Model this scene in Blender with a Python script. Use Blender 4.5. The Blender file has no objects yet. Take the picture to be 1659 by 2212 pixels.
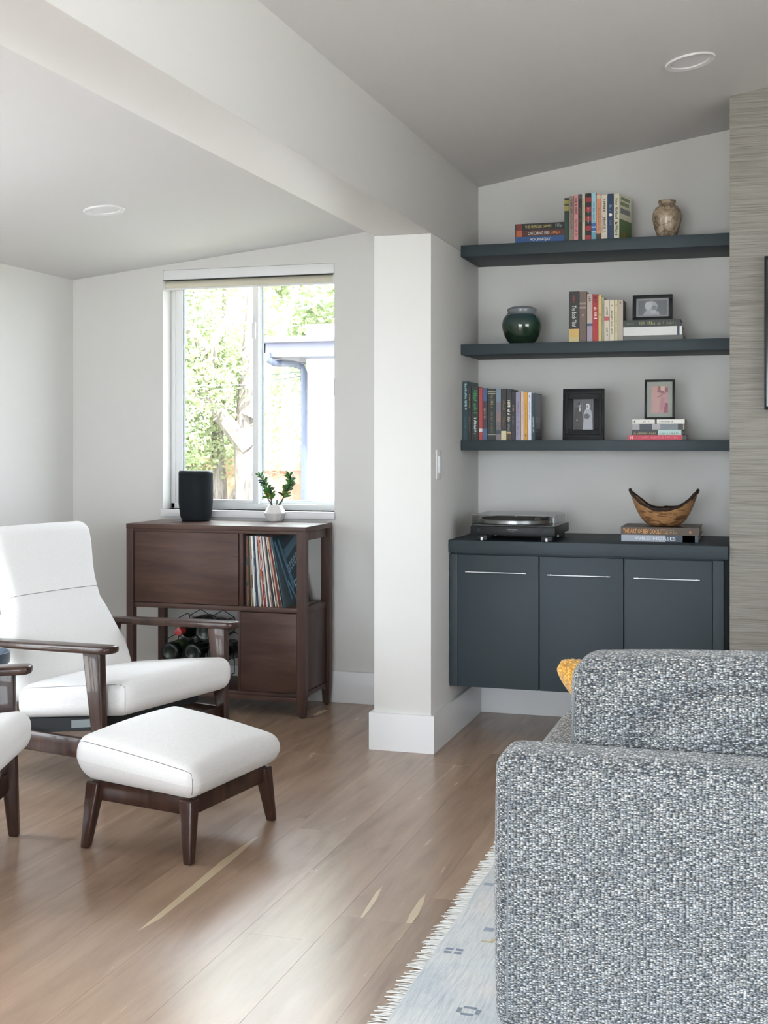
import bpy, bmesh, math, random
from mathutils import Vector, Matrix
random.seed(7)
PI = math.pi
S = bpy.context.scene
COL = S.collection

# ------------------------------------------------------------------ camera
F, CX, HY, H = 2750.0, 829.5, 957.0, 1.2          # focal length (px), centre, horizon row, eye height (m)
TH = math.atan((1685 - CX) / F)
FW = Vector((-math.sin(TH), math.cos(TH), 0)); RT = Vector((math.cos(TH), math.sin(TH), 0)); UP = Vector((0, 0, 1))
EYE = Vector((0, 0, H))
def ray(x, y): return FW * F + RT * (x - CX) + UP * (HY - y)
def PZ(x, y, z=0.0): d = ray(x, y); return EYE + d * ((z - H) / d.z)     # pixel on the plane z
def PY(x, y, Y): d = ray(x, y); return EYE + d * (Y / d.y)               # pixel on the plane Y
def PX(x, y, X): d = ray(x, y); return EYE + d * (X / d.x)               # pixel on the plane X
cam = bpy.data.cameras.new('camera'); camo = bpy.data.objects.new('camera', cam); COL.objects.link(camo)
camo.location = EYE; camo.rotation_euler = (PI / 2, 0, TH)
cam.sensor_fit = 'HORIZONTAL'; cam.sensor_width = 36; cam.lens = F * 36 / 1659
cam.shift_y = -(1106 - HY) / 1659; cam.clip_start = 0.05; cam.clip_end = 200
S.camera = camo

# ------------------------------------------------------------------ light
world = bpy.data.worlds.new('sky'); S.world = world; world.use_nodes = True
bg = world.node_tree.nodes['Background']; bg.inputs[0].default_value = (0.86, 0.91, 1.0, 1); bg.inputs[1].default_value = 5.2
sl = bpy.data.lights.new('sun', 'SUN'); sl.energy = 7.0; sl.angle = 0.02; sl.color = (1, 0.94, 0.84)
so = bpy.data.objects.new('sun', sl); COL.objects.link(so)
so.rotation_euler = Vector((-0.75, 0.62, -1.15)).to_track_quat('-Z', 'Y').to_euler()
def portal(name, loc, rot, sx, sy):
    l = bpy.data.lights.new(name, 'AREA'); l.shape = 'RECTANGLE'; l.size = sx; l.size_y = sy; l.cycles.is_portal = True
    o = bpy.data.objects.new(name, l); COL.objects.link(o); o.location = loc; o.rotation_euler = rot
VS = S.view_settings
VS.view_transform = 'Standard'; VS.look = 'None'; VS.exposure = 1.68; VS.gamma = 1.0; VS.use_curve_mapping = False
S.cycles.use_denoising = True
S.cycles.max_bounces = 12; S.cycles.diffuse_bounces = 7; S.cycles.glossy_bounces = 4; S.cycles.transmission_bounces = 6; S.cycles.transparent_max_bounces = 12
S.cycles.sample_clamp_indirect = 6.0

# ------------------------------------------------------------------ helpers: materials
MATS = {}
def srgb(*c):
    return tuple((v / 255 / 12.92) if v / 255 <= 0.04045 else ((v / 255 + 0.055) / 1.055) ** 2.4 for v in c)
def mat(name, col=(0.8, 0.8, 0.8), rough=0.5, metal=0.0, spec=0.5, coat=0.0, sheen=0.0):
    if name in MATS: return MATS[name]
    m = bpy.data.materials.new(name); m.use_nodes = True; MATS[name] = m
    b = m.node_tree.nodes['Principled BSDF']
    b.inputs['Base Color'].default_value = (*col, 1); b.inputs['Roughness'].default_value = rough
    b.inputs['Metallic'].default_value = metal; b.inputs['Specular IOR Level'].default_value = spec
    b.inputs['Coat Weight'].default_value = coat; b.inputs['Sheen Weight'].default_value = sheen
    return m
def N(m, t, **kw):
    n = m.node_tree.nodes.new(t)
    for k, v in kw.items():
        if hasattr(n, k): setattr(n, k, v)
        else: n.inputs[k].default_value = v
    return n
def L(m, a, b): m.node_tree.links.new(a, b)
def BS(m): return m.node_tree.nodes['Principled BSDF']
def coords(m, scale, kind='Object', rnd=False):
    tc = N(m, 'ShaderNodeTexCoord'); mp = N(m, 'ShaderNodeMapping'); mp.inputs['Scale'].default_value = scale
    L(m, tc.outputs[kind], mp.inputs['Vector'])
    if rnd:
        oi = N(m, 'ShaderNodeObjectInfo'); cm = N(m, 'ShaderNodeCombineXYZ'); mu = N(m, 'ShaderNodeMath', operation='MULTIPLY')
        mu.inputs[1].default_value = 37.0; L(m, oi.outputs['Random'], mu.inputs[0])
        for k in range(3): L(m, mu.outputs[0], cm.inputs[k])
        L(m, cm.outputs[0], mp.inputs['Location'])
    return mp.outputs['Vector']
def ramp(m, fac, stops):
    r = N(m, 'ShaderNodeValToRGB'); e = r.color_ramp.elements
    while len(e) < len(stops): e.new(0.5)
    for el, (p, c) in zip(e, stops): el.position = p; el.color = (*c, 1)
    L(m, fac, r.inputs['Fac']); return r.outputs['Color']
def noise(m, vec, scale, detail=4, rough=0.5, dist=0.0):
    n = N(m, 'ShaderNodeTexNoise'); n.inputs['Scale'].default_value = scale; n.inputs['Detail'].default_value = detail
    n.inputs['Roughness'].default_value = rough; n.inputs['Distortion'].default_value = dist
    L(m, vec, n.inputs['Vector']); return n.outputs['Fac']
def mix(m, fac, a, b, mode='MIX'):
    n = N(m, 'ShaderNodeMix', data_type='RGBA', blend_type=mode)
    for s, v in ((0, fac), (6, a), (7, b)):
        if hasattr(v, 'links'): L(m, v, n.inputs[s])
        else: n.inputs[s].default_value = v if s == 0 else (*v, 1)
    return n.outputs[2]
def bump(m, h, strength, dist):
    b = N(m, 'ShaderNodeBump'); b.inputs['Strength'].default_value = strength; b.inputs['Distance'].default_value = dist
    L(m, h, b.inputs['Height']); L(m, b.outputs[0], BS(m).inputs['Normal'])

def paint(name, c, rough=0.55, amt=0.0006):
    m = mat(name, c, rough); v = coords(m, (1, 1, 1)); bump(m, noise(m, v, 180, 3), 0.12, amt); return m
wall_m = paint('painted_wall', (0.645, 0.632, 0.612)); ceil_m = paint('painted_ceiling', (0.66, 0.65, 0.65), 0.7)
trim_m = paint('trim_paint', (0.74, 0.74, 0.745), 0.4)
slate = paint('slate_paint', srgb(44, 56, 62), 0.6)
white_vinyl = mat('white_vinyl', (0.78, 0.79, 0.80), 0.35)
black_pl = mat('black_plastic', (0.009, 0.011, 0.012), 0.45, spec=0.3); black_matte = mat('black_matte', (0.012, 0.014, 0.016), 0.7)
black_frame = mat('black_frame_paint', (0.008, 0.009, 0.010), 0.5, spec=0.25)
steel = mat('brushed_steel', (0.42, 0.42, 0.42), 0.4, 1.0)

def wood(name, c0, c1, c2, rough, sc, axis, rnd=True, coat=0.0):
    m = mat(name, c1, rough, coat=coat, spec=0.3); s = [sc * 9, sc * 9, sc * 9]; s[axis] = sc
    v = coords(m, tuple(s), rnd=rnd)
    f = noise(m, v, 1.6, 8, 0.62, 0.6); col = ramp(m, f, [(0.3, c0), (0.52, c1), (0.72, c2)])
    L(m, col, BS(m).inputs['Base Color']); bump(m, noise(m, v, 14, 3), 0.15, 0.0006); return m
walnut_x = wood('walnut_veneer', srgb(62, 44, 38), srgb(80, 58, 50), srgb(92, 69, 60), 0.42, 1.4, 0)
walnut_z = wood('walnut_solid', srgb(56, 40, 35), srgb(74, 53, 46), srgb(86, 64, 56), 0.4, 1.4, 2)
chair_wood = wood('dark_stained_wood', srgb(40, 25, 20), srgb(58, 38, 31), srgb(76, 51, 41), 0.32, 2.0, 2, coat=0.25)

def floor_material():
    m = mat('oak_floorboards', (0.4, 0.28, 0.19), 0.3)
    v = coords(m, (7, 0.7, 7), rnd=True); v2 = coords(m, (3.0, 0.45, 3), rnd=True)
    g = noise(m, v, 2.2, 10, 0.68, 1.4); k = noise(m, v2, 1.3, 4, 0.5, 2.2)
    col = ramp(m, g, [(0.22, srgb(126, 103, 87)), (0.48, srgb(158, 133, 114)), (0.78, srgb(180, 155, 133))])
    col = mix(m, 0.5, col, ramp(m, k, [(0.3, srgb(138, 113, 94)), (0.55, srgb(163, 138, 118)), (0.72, srgb(186, 161, 138))]))
    oi = N(m, 'ShaderNodeObjectInfo')
    col = mix(m, 0.75, col, ramp(m, oi.outputs['Random'], [(0, (0.9, 0.89, 0.88)), (0.5, (1, 0.99, 0.98)), (1, (1.06, 1.05, 1.03))]), 'MULTIPLY')
    L(m, col, BS(m).inputs['Base Color'])
    r = N(m, 'ShaderNodeMapRange'); r.inputs['To Min'].default_value = 0.20; r.inputs['To Max'].default_value = 0.31
    L(m, g, r.inputs[0]); L(m, r.outputs[0], BS(m).inputs['Roughness']); bump(m, g, 0.12, 0.0008); return m
floor_m = floor_material()
sapwood = mat('sapwood', srgb(200, 180, 150), 0.3)

def grasscloth():
    m = mat('grasscloth_wallpaper', (0.3, 0.29, 0.26), 0.85)
    v = coords(m, (3.0, 3.0, 150)); f = noise(m, v, 1.4, 4, 0.6, 0.25)
    col = ramp(m, f, [(0.3, srgb(118, 114, 107)), (0.5, srgb(143, 139, 132)), (0.7, srgb(158, 154, 147))])
    L(m, col, BS(m).inputs['Base Color']); bump(m, f, 0.7, 0.004); return m
paper_m = grasscloth()

def linen(name, c, dk):
    m = mat(name, c, 0.9, sheen=0.15); v = coords(m, (700, 700, 700)); f = noise(m, v, 1, 2)
    v2 = coords(m, (260, 40, 260)); f2 = noise(m, v2, 1, 2)
    col = mix(m, f, c, dk); L(m, mix(m, 0.35, col, ramp(m, f2, [(0.3, dk), (0.6, c)])), BS(m).inputs['Base Color'])
    bump(m, f, 0.25, 0.0006); return m
cream_fab = linen('white_linen', (0.79, 0.775, 0.765), (0.67, 0.655, 0.645))
seam_m = mat('seam_thread', (0.22, 0.21, 0.21), 0.9)

def tweed(name, sx, sy, sz, stops, dark=(0.16, 0.18, 0.21)):
    m = mat(name, (0.3, 0.32, 0.34), 0.95, sheen=0.2)
    v = coords(m, (sx, sy, sz)); nz = N(m, 'ShaderNodeTexNoise'); nz.inputs['Scale'].default_value = 0.35; L(m, v, nz.inputs['Vector'])
    sub = N(m, 'ShaderNodeVectorMath', operation='MULTIPLY_ADD'); sub.inputs[1].default_value = (0.7, 0.7, 0.7); L(m, nz.outputs['Color'], sub.inputs[0]); L(m, v, sub.inputs[2])
    vo = N(m, 'ShaderNodeTexVoronoi'); vo.inputs['Scale'].default_value = 1.0; vo.inputs['Randomness'].default_value = 0.75; L(m, sub.outputs[0], vo.inputs['Vector'])
    bw = N(m, 'ShaderNodeSeparateColor'); L(m, vo.outputs['Color'], bw.inputs[0])
    col = ramp(m, bw.outputs[0], stops)
    edge = ramp(m, vo.outputs['Distance'], [(0.22, (1, 1, 1)), (0.68, dark)])
    col = mix(m, 1.0, col, edge, 'MULTIPLY')
    hue = ramp(m, bw.outputs[1], [(0, (0.9, 0.96, 1.02)), (0.6, (1, 1, 1)), (1, (1.08, 1.0, 0.9))]); col = mix(m, 1.0, col, hue, 'MULTIPLY')
    L(m, col, BS(m).inputs['Base Color'])
    inv = N(m, 'ShaderNodeMath', operation='SUBTRACT'); inv.inputs[0].default_value = 1; L(m, vo.outputs['Distance'], inv.inputs[1]); bump(m, inv.outputs[0], 0.6, 0.003); return m
sofa_fab = tweed('grey_tweed', 175, 175, 420, [(0, srgb(118, 122, 125)), (0.5, srgb(150, 153, 154)), (1, srgb(220, 220, 218))], (0.10, 0.115, 0.135))
mustard = tweed('mustard_knit', 150, 150, 190, [(0, srgb(196, 146, 52)), (0.5, srgb(222, 172, 74)), (1, srgb(240, 196, 100))], (0.6, 0.5, 0.4))
def glass_mat(name, tint=(1, 1, 1), refl=0.6):
    m = bpy.data.materials.new(name); m.use_nodes = True; nt = m.node_tree; MATS[name] = m
    nt.nodes.remove(nt.nodes['Principled BSDF']); out = nt.nodes['Material Output']
    t = N(m, 'ShaderNodeBsdfTransparent'); t.inputs[0].default_value = (*tint, 1); g = N(m, 'ShaderNodeBsdfGlossy'); g.inputs['Roughness'].default_value = 0.02
    fr = N(m, 'ShaderNodeFresnel'); fr.inputs[0].default_value = 1.45; mu = N(m, 'ShaderNodeMath', operation='MULTIPLY'); mu.inputs[1].default_value = refl; L(m, fr.outputs[0], mu.inputs[0])
    mx = N(m, 'ShaderNodeMixShader'); L(m, mu.outputs[0], mx.inputs[0]); L(m, t.outputs[0], mx.inputs[1]); L(m, g.outputs[0], mx.inputs[2]); L(m, mx.outputs[0], out.inputs[0]); return m
glass = glass_mat('window_glass', (0.97, 0.99, 0.98), 0.5); acrylic = glass_mat('clear_acrylic', (0.9, 0.91, 0.91), 0.6); picture_glass = glass_mat('picture_glass', (1, 1, 1), 0.8)
def flat(c, rough=0.55): return mat('print_%d_%d_%d_%d' % (*c, int(rough * 100)), srgb(*c), rough)

# ------------------------------------------------------------------ helpers: meshes
def put(name, me, m=None, parent=None, loc=None, rot=None):
    o = bpy.data.objects.new(name, me); COL.objects.link(o)
    if m is not None and me is not None and len(me.materials) == 0: me.materials.append(m)
    if parent is not None: o.parent = parent
    if loc is not None: o.location = loc
    if rot is not None: o.rotation_euler = rot
    return o
def tag(o, label=None, cat=None, group=None, kind=None):
    if label: o['label'] = label
    if cat: o['category'] = cat
    if group: o['group'] = group
    if kind: o['kind'] = kind
    return o
def thing(name, label, cat, loc=(0, 0, 0), rz=0.0, group=None):
    o = put(name, None, loc=loc); o.rotation_euler = (0, 0, rz); return tag(o, label, cat, group)
class MB:
    def __init__(s): s.v = []; s.f = []
    def add(s, vs, fs): b = len(s.v); s.v += [tuple(v) for v in vs]; s.f += [tuple(i + b for i in f) for f in fs]; return s
    def box(s, x0, x1, y0, y1, z0, z1):
        return s.add([(x0, y0, z0), (x1, y0, z0), (x1, y1, z0), (x0, y1, z0), (x0, y0, z1), (x1, y0, z1), (x1, y1, z1), (x0, y1, z1)],
                     [(0, 3, 2, 1), (4, 5, 6, 7), (0, 1, 5, 4), (1, 2, 6, 5), (2, 3, 7, 6), (3, 0, 4, 7)])
    def hexa(s, lo, hi):    # two quads (4 pts each), lower then upper
        return s.add(list(lo) + list(hi), [(0, 3, 2, 1), (4, 5, 6, 7), (0, 1, 5, 4), (1, 2, 6, 5), (2, 3, 7, 6), (3, 0, 4, 7)])
    def tube(s, pts, rad, n=8, closed=False):
        pts = [Vector(p) for p in pts]; rs = rad if isinstance(rad, (list, tuple)) else [rad] * len(pts); vs = []; fs = []; m = len(pts)
        prev = None
        for i, p in enumerate(pts):
            t = (pts[(i + 1) % m] - pts[i - 1]) if closed else (pts[min(i + 1, m - 1)] - pts[max(i - 1, 0)])
            t.normalize(); a = prev if prev is not None else (Vector((0, 0, 1)) if abs(t.z) < 0.9 else Vector((1, 0, 0)))
            x = (a - t * a.dot(t)).normalized(); y = t.cross(x); prev = x
            for k in range(n): an = 2 * PI * k / n; vs.append(p + (x * math.cos(an) + y * math.sin(an)) * rs[i])
        for i in range(m if closed else m - 1):
            j = (i + 1) % m
            for k in range(n): fs.append((i * n + k, i * n + (k + 1) % n, j * n + (k + 1) % n, j * n + k))
        if not closed: fs += [tuple(range(n))[::-1], tuple((m - 1) * n + k for k in range(n))]
        return s.add(vs, fs)
    def lathe(s, prof, n=32, c=(0, 0, 0)):
        vs = []; fs = []; m = len(prof)
        for r, z in prof:
            for k in range(n): a = 2 * PI * k / n; vs.append((c[0] + r * math.cos(a), c[1] + r * math.sin(a), c[2] + z))
        for i in range(m - 1):
            for k in range(n): fs.append((i * n + k, i * n + (k + 1) % n, (i + 1) * n + (k + 1) % n, (i + 1) * n + k))
        fs += [tuple(range(n))[::-1], tuple((m - 1) * n + k for k in range(n))]
        return s.add(vs, fs)
    def prism(s, poly, ext):    # polygon (3d points) pushed along ext
        n = len(poly); e = Vector(ext); a = [Vector(p) for p in poly]
        return s.add(a + [p + e for p in a], [tuple(range(n))[::-1], tuple(range(n, 2 * n))] + [(i, (i + 1) % n, n + (i + 1) % n, n + i) for i in range(n)])
    def mesh(s, name, bevel=0.0, seg=2, smooth=False, angle=0.6):
        me = bpy.data.meshes.new(name); me.from_pydata(s.v, [], s.f); bm = bmesh.new(); bm.from_mesh(me)
        bmesh.ops.recalc_face_normals(bm, faces=bm.faces)
        if bevel:
            es = [e for e in bm.edges if len(e.link_faces) == 2 and e.calc_face_angle(0) > 0.5]
            bmesh.ops.bevel(bm, geom=es, offset=bevel, segments=seg, affect='EDGES', profile=0.5)
        if smooth or bevel:
            for f in bm.faces: f.smooth = True
            for e in bm.edges:
                if len(e.link_faces) == 2 and e.calc_face_angle(0) > angle: e.smooth = False
        bm.to_mesh(me); bm.free(); return me
    def build(s, name, m, parent=None, bevel=0.0, seg=2, smooth=False, loc=None, rot=None, angle=0.6):
        return put(name, s.mesh(name, bevel, seg, smooth, angle), m, parent, loc, rot)
def struct(o): o['kind'] = 'structure'; return o

def round_pt(p, h, r):
    inn = Vector([max(-h[k] + r, min(h[k] - r, p[k])) for k in range(3)]); d = Vector(p) - inn
    return inn + d.normalized() * r if d.length > 1e-9 else Vector(p)
def soft(h, r, fn=lambda p: p, arc=4, mid=8):
    """rounded box with half sizes h and edge radius r, bent by fn; returns an MB"""
    ax = []
    for k in range(3):
        a = [-h[k] + r * (1 - math.cos(i / arc * PI / 2)) if False else -h[k] + r * i / arc for i in range(arc)]
        b = [-h[k] + r + (2 * h[k] - 2 * r) * i / mid for i in range(mid + 1)]
        ax.append(a + b + [-q for q in a[::-1]])
    mb = MB(); idx = {}
    def vid(p):
        key = tuple(round(c, 6) for c in p)
        if key not in idx: idx[key] = len(mb.v); mb.v.append(tuple(fn(round_pt(p, h, r))))
        return idx[key]
    for k in range(3):
        u, w = (k + 1) % 3, (k + 2) % 3
        for sg in (-1, 1):
            for i in range(len(ax[u]) - 1):
                for j in range(len(ax[w]) - 1):
                    q = []
                    for (a, b) in ((i, j), (i + 1, j), (i + 1, j + 1), (i, j + 1)):
                        p = [0, 0, 0]; p[k] = sg * h[k]; p[u] = ax[u][a]; p[w] = ax[w][b]; q.append(vid(p))
                    mb.f.append(tuple(q if sg > 0 else q[::-1]))
    return mb
TXT = {}
def text_mesh(s, spacing=1.0):
    key = (s, spacing)
    if key in TXT: return TXT[key]
    c = bpy.data.curves.new('t', 'FONT'); c.body = s; c.size = 1; c.space_character = spacing; c.resolution_u = 2
    o = bpy.data.objects.new('t', c); COL.objects.link(o); bpy.context.view_layer.update()
    me = bpy.data.meshes.new_from_object(o.evaluated_get(bpy.context.evaluated_depsgraph_get()))
    bpy.data.objects.remove(o); bpy.data.curves.remove(c)
    xs = [v.co.x for v in me.vertices]; ys = [v.co.y for v in me.vertices]
    TXT[key] = ([tuple(v.co) for v in me.vertices], [tuple(p.vertices) for p in me.polygons], min(xs), max(xs), min(ys), max(ys)); bpy.data.meshes.remove(me)
    return TXT[key]
def lettering(name, s, m, parent, org, r, u, w, h, spacing=1.0):
    """text s in the rectangle w x h whose lower-left corner is org, reading along r, letters standing along u"""
    vs, fs, x0, x1, y0, y1 = text_mesh(s, spacing); r = Vector(r); u = Vector(u); org = Vector(org)
    me = bpy.data.meshes.new(name); me.from_pydata([org + r * ((x - x0) / (x1 - x0) * w) + u * ((y - y0) / (y1 - y0) * h) for x, y, z in vs], [], fs)
    return put(name, me, m, parent)
def scribble(name, m, parent, org, r, u, w, h, rng):
    """print too small to read: a row of short strokes"""
    mb = MB(); x = 0.0; r = Vector(r); u = Vector(u); org = Vector(org)
    while x < w:
        a = min(rng.uniform(0.16, 0.4) * h, w - x)
        if rng.random() < 0.86:
            y0 = rng.choice((0, 0, 0.2)) * h; y1 = h * rng.choice((0.7, 1, 1)); p = org + r * x
            mb.add([p + u * y0, p + r * a + u * y0, p + r * a + u * y1, p + u * y1], [(0, 1, 2, 3)])
        x += a + h * 0.16
    if not mb.f: return None
    o = mb.build(name, m, parent); o['kind'] = 'stuff'; return o

# ------------------------------------------------------------------ the room
YW, XC, XL, XR, YB = 5.57, -1.29, -3.347, 2.6, -2.6      # back wall, pillar side, left wall, right wall, wall behind the camera
YP = 4.76                                                # front of the pillar
def zl(x): return 2.008 + 0.1066 * (x - XL)              # low ceiling of the sitting corner
def zr(x): return 2.345 + 0.165 * (x - XC)               # higher sloped ceiling
XPL = -1.522
WX0, WX1, WZ0, WZ1 = -2.854, -1.974, 0.880, 2.036        # window opening
b = MB()
b.box(XL - 0.15, WX0, YW, YW + 0.18, -0.8, 3.2).box(WX1, XR + 0.15, YW, YW + 0.18, -0.8, 3.2)
b.box(WX0, WX1, YW, YW + 0.18, -0.8, WZ0).box(WX0, WX1, YW, YW + 0.18, WZ1, 3.2)
struct(b.build('wall_back', wall_m))
LY0, LY1, LZ0, LZ1 = 1.9, 3.5, 0.12, 1.9               # glazed opening of the left wall
b = MB(); b.box(XL - 0.15, XL, YB - 0.15, LY0, -0.8, 3.2).box(XL - 0.15, XL, LY1, YW, -0.8, 3.2)
b.box(XL - 0.15, XL, LY0, LY1, -0.8, LZ0).box(XL - 0.15, XL, LY0, LY1, LZ1, 3.2); struct(b.build('wall_left', wall_m))
RX0, RX1, RZ0, RZ1 = -2.2, 0.6, 0.05, 1.95
b = MB(); b.box(XL, RX0, YB - 0.15, YB, -0.8, 3.2).box(RX1, XR + 0.15, YB - 0.15, YB, -0.8, 3.2)
b.box(RX0, RX1, YB - 0.15, YB, -0.8, RZ0).box(RX0, RX1, YB - 0.15, YB, RZ1, 3.2); struct(b.build('wall_rear', wall_m))
GY0, GY1, GZ0, GZ1 = -0.9, 2.3, 0.55, 2.05                # window of the right wall
b = MB(); b.box(XR, XR + 0.15, YB, GY0, -0.8, 3.3).box(XR, XR + 0.15, GY1, YW, -0.8, 3.3).box(XR, XR + 0.15, GY0, GY1, -0.8, GZ0).box(XR, XR + 0.15, GY0, GY1, GZ1, 3.3); struct(b.build('wall_right', wall_m))
portal('portal_right', (XR + 0.14, (GY0 + GY1) / 2, (GZ0 + GZ1) / 2), (0, PI / 2, 0), GZ1 - GZ0, GY1 - GY0)
portal('portal_back', ((WX0 + WX1) / 2, YW + 0.17, (WZ0 + WZ1) / 2), (-PI / 2, 0, 0), WX1 - WX0, WZ1 - WZ0)
portal('portal_left', (XL - 0.14, (LY0 + LY1) / 2, (LZ0 + LZ1) / 2), (0, -PI / 2, 0), LZ1 - LZ0, LY1 - LY0)
portal('portal_rear', ((RX0 + RX1) / 2, YB - 0.14, (RZ0 + RZ1) / 2), (PI / 2, 0, 0), RX1 - RX0, RZ1 - RZ0)
# roof slab above both ceilings keeps the sun out
b = MB(); b.box(XL - 0.5, XR + 0.5, YB - 0.6, YW + 0.45, 3.2, 3.3); struct(b.build('roof', trim_m))

LIGHT_L = (-2.488, 4.366, 0.080); LIGHT_R = (-0.295, 4.478, 0.086)
def ceiling(name, x0, x1, zf, light):
    hx, hy, r = light; s = r * 0.69; mb = MB()
    def q(a0, a1, y0, y1): mb.add([(a0, y0, zf(a0)), (a0, y1, zf(a0)), (a1, y1, zf(a1)), (a1, y0, zf(a1))], [(0, 1, 2, 3)])
    q(x0, hx - s, YB, YW); q(hx + s, x1, YB, YW); q(hx - s, hx + s, YB, hy - s); q(hx - s, hx + s, hy + s, YW)
    return struct(mb.build(name, ceil_m))
ceiling('ceiling_left', XL, XPL, zl, LIGHT_L); ceiling('ceiling', XC, XR, zr, LIGHT_R)
b = MB(); b.box(XPL, XC, YB, YW, 2.013, 3.2); struct(b.build('beam', wall_m, bevel=0.003))
b = MB(); b.box(XPL, XC, YP, YW, 0, 2.013); struct(b.build('wall_pillar', wall_m, bevel=0.003))
# chimney-like block covered with grasscloth at the right end of the alcove
XB, YBK = -0.184, 5.045
b = MB(); b.box(XB, XR, YBK, YW, 0, zr(XB) + 0.6); struct(b.build('wall_media', paper_m))

# floor: every board its own piece
fl = MB().box(XL, XR, YB, YW, -0.06, -0.016).build('floor', mat('subfloor', (0.2, 0.14, 0.1), 0.8)); struct(fl)
PW = 0.19; rng = random.Random(3)
planks = []
x = XL
while x < XR - 0.01:
    x1 = min(x + PW, XR); y = YB - rng.uniform(0, 1.7)
    while y < YW:
        ln = rng.uniform(1.5, 2.3); y0, y1 = max(y, YB), min(y + ln, YW); y += ln
        if y1 - y0 < 0.03: continue
        c = 0.0004; cxm, cym = (x + x1) / 2, (y0 + y1) / 2; a0, a1, b0, b1 = x - cxm, x1 - cxm, y0 - cym, y1 - cym
        mb = MB(); mb.add([(a0, b0, -0.016), (a1, b0, -0.016), (a1, b1, -0.016), (a0, b1, -0.016), (a0, b0, -c), (a1, b0, -c), (a1, b1, -c), (a0, b1, -c),
                           (a0 + c, b0 + c, 0), (a1 - c, b0 + c, 0), (a1 - c, b1 - c, 0), (a0 + c, b1 - c, 0)],
                          [(0, 3, 2, 1), (0, 1, 5, 4), (1, 2, 6, 5), (2, 3, 7, 6), (3, 0, 4, 7), (4, 5, 9, 8), (5, 6, 10, 9), (6, 7, 11, 10), (7, 4, 8, 11), (8, 9, 10, 11)])
        planks.append((mb.build('plank', floor_m, fl, loc=(cxm, cym, 0)), x, x1, y0, y1))
    x += PW
def streak(pts):
    ps = [PZ(*p) for p in pts]; c = sum(ps, Vector()) / len(ps)
    for o, x0, x1, y0, y1 in planks:
        if x0 <= c.x < x1 and y0 <= c.y < y1:
            ps = [Vector((min(max(p.x, x0 + .002), x1 - .002) - o.location.x, min(max(p.y, y0 + .002), y1 - .002) - o.location.y, 0.0002)) for p in ps]
            me = bpy.data.meshes.new('sapwood_streak'); me.from_pydata(ps, [], [tuple(range(len(ps)))]); put('sapwood_streak', me, sapwood, o); return
streak([(298, 2011), (395, 1930), (480, 1858), (546, 1812), (560, 1806), (505, 1856), (420, 1926), (345, 1985)])
streak([(869, 2004), (885, 1975), (905, 1945), (920, 1930), (915, 1950), (904, 1976), (890, 1998), (880, 2003)])
streak([(770, 1992), (790, 1962), (812, 1928), (826, 1914), (815, 1940), (798, 1966), (782, 1984)])
streak([(676, 1546), (690, 1536), (700, 1533), (709, 1534), (698, 1540), (686, 1545)])

# baseboards
BH, BT = 0.145, 0.016
def board(name, x0, x1, y0, y1): return struct(MB().box(x0, x1, y0, y1, 0, BH).build(name, trim_m, bevel=0.002))
board('baseboard_back', XL, XPL, YW - BT, YW); board('baseboard_alcove', XC + BT, XB, YW - BT, YW)
board('baseboard_left', XL, XL + BT, LY1 + 0.05, YW - BT)
b = MB(); b.box(XPL - BT, XC + BT, YP - BT, YP, 0, BH).box(XC, XC + BT, YP, YW - BT, 0, BH).box(XPL - BT, XPL, YP, YW - BT, 0, BH); struct(b.build('baseboard_pillar', trim_m))

# light switch on the pillar's side
t = thing('light_switch', 'white light switch plate on the side of the white pillar', 'switch', (XC, 4.865, 1.115))
MB().box(0, 0.005, -0.036, 0.036, -0.058, 0.058).build('plate', trim_m, t, bevel=0.0015)
MB().box(0.005, 0.0095, -0.016, 0.016, -0.033, 0.033).build('rocker', white_vinyl, t, bevel=0.001)

# window in the back wall
win = struct(put('window_1', None, loc=(0, 0, 0)))
y0, y1 = YW + 0.085, YW + 0.150
b = MB(); fw_ = 0.034
b.box(WX0, WX0 + 0.022, y0, y1, WZ0, WZ1).box(WX1 - 0.02, WX1, y0, y1, WZ0, WZ1).box(WX0, WX1, y0, y1, WZ0, WZ0 + 0.028).box(WX0, WX1, y0, y1, WZ1 - 0.03, WZ1)
b.build('frame', white_vinyl, win, bevel=0.003)
XM = PY(556, 900, YW + 0.11).x
def sash(x0, x1, ya, yb, wl, wr):
    s = MB(); z0, z1 = WZ0 + 0.028, WZ1 - 0.03
    s.box(x0, x0 + wl, ya, yb, z0, z1).box(x1 - wr, x1, ya, yb, z0, z1).box(x0 + wl, x1 - wr, ya, yb, z0, z0 + 0.018).box(x0 + wl, x1 - wr, ya, yb, z1 - 0.022, z1)
    o = s.build('sash', white_vinyl, win, bevel=0.002)
    MB().box(x0 + wl, x1 - wr, (ya + yb) / 2 - 0.002, (ya + yb) / 2 + 0.002, z0 + 0.018, z1 - 0.022).build('pane', glass, o)
    g = MB(); g.box(x0 + wl - .001, x0 + wl + 0.004, ya + 0.004, yb - .004, z0 + .018, z1 - .022); g.build('gasket', mat('grey_gasket', (0.10, 0.13, 0.16), 0.6), o)
    return o
sash(WX0 + 0.022, XM + 0.014, y0 + 0.004, y0 + 0.028, 0.040, 0.030)
sash(XM - 0.012, WX1 - 0.02, y0 + 0.034, y0 + 0.058, 0.032, 0.014)
MB().box(XM - 0.016, XM + 0.004, y0 - 0.008, y0 + 0.004, 1.70, 1.78).build('latch', white_vinyl, win, bevel=0.003)
MB().box(WX1 - 0.004, WX1 - 0.0005, YW - 0.004, YW + 0.010, 1.42, 1.50).build('cord_cleat', white_vinyl, win)
MB().box(WX0 - 0.004, WX1 + 0.006, YW - 0.022, YW + 0.085, WZ0 - 0.034, WZ0).build('sill', trim_m, win, bevel=0.003)
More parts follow.
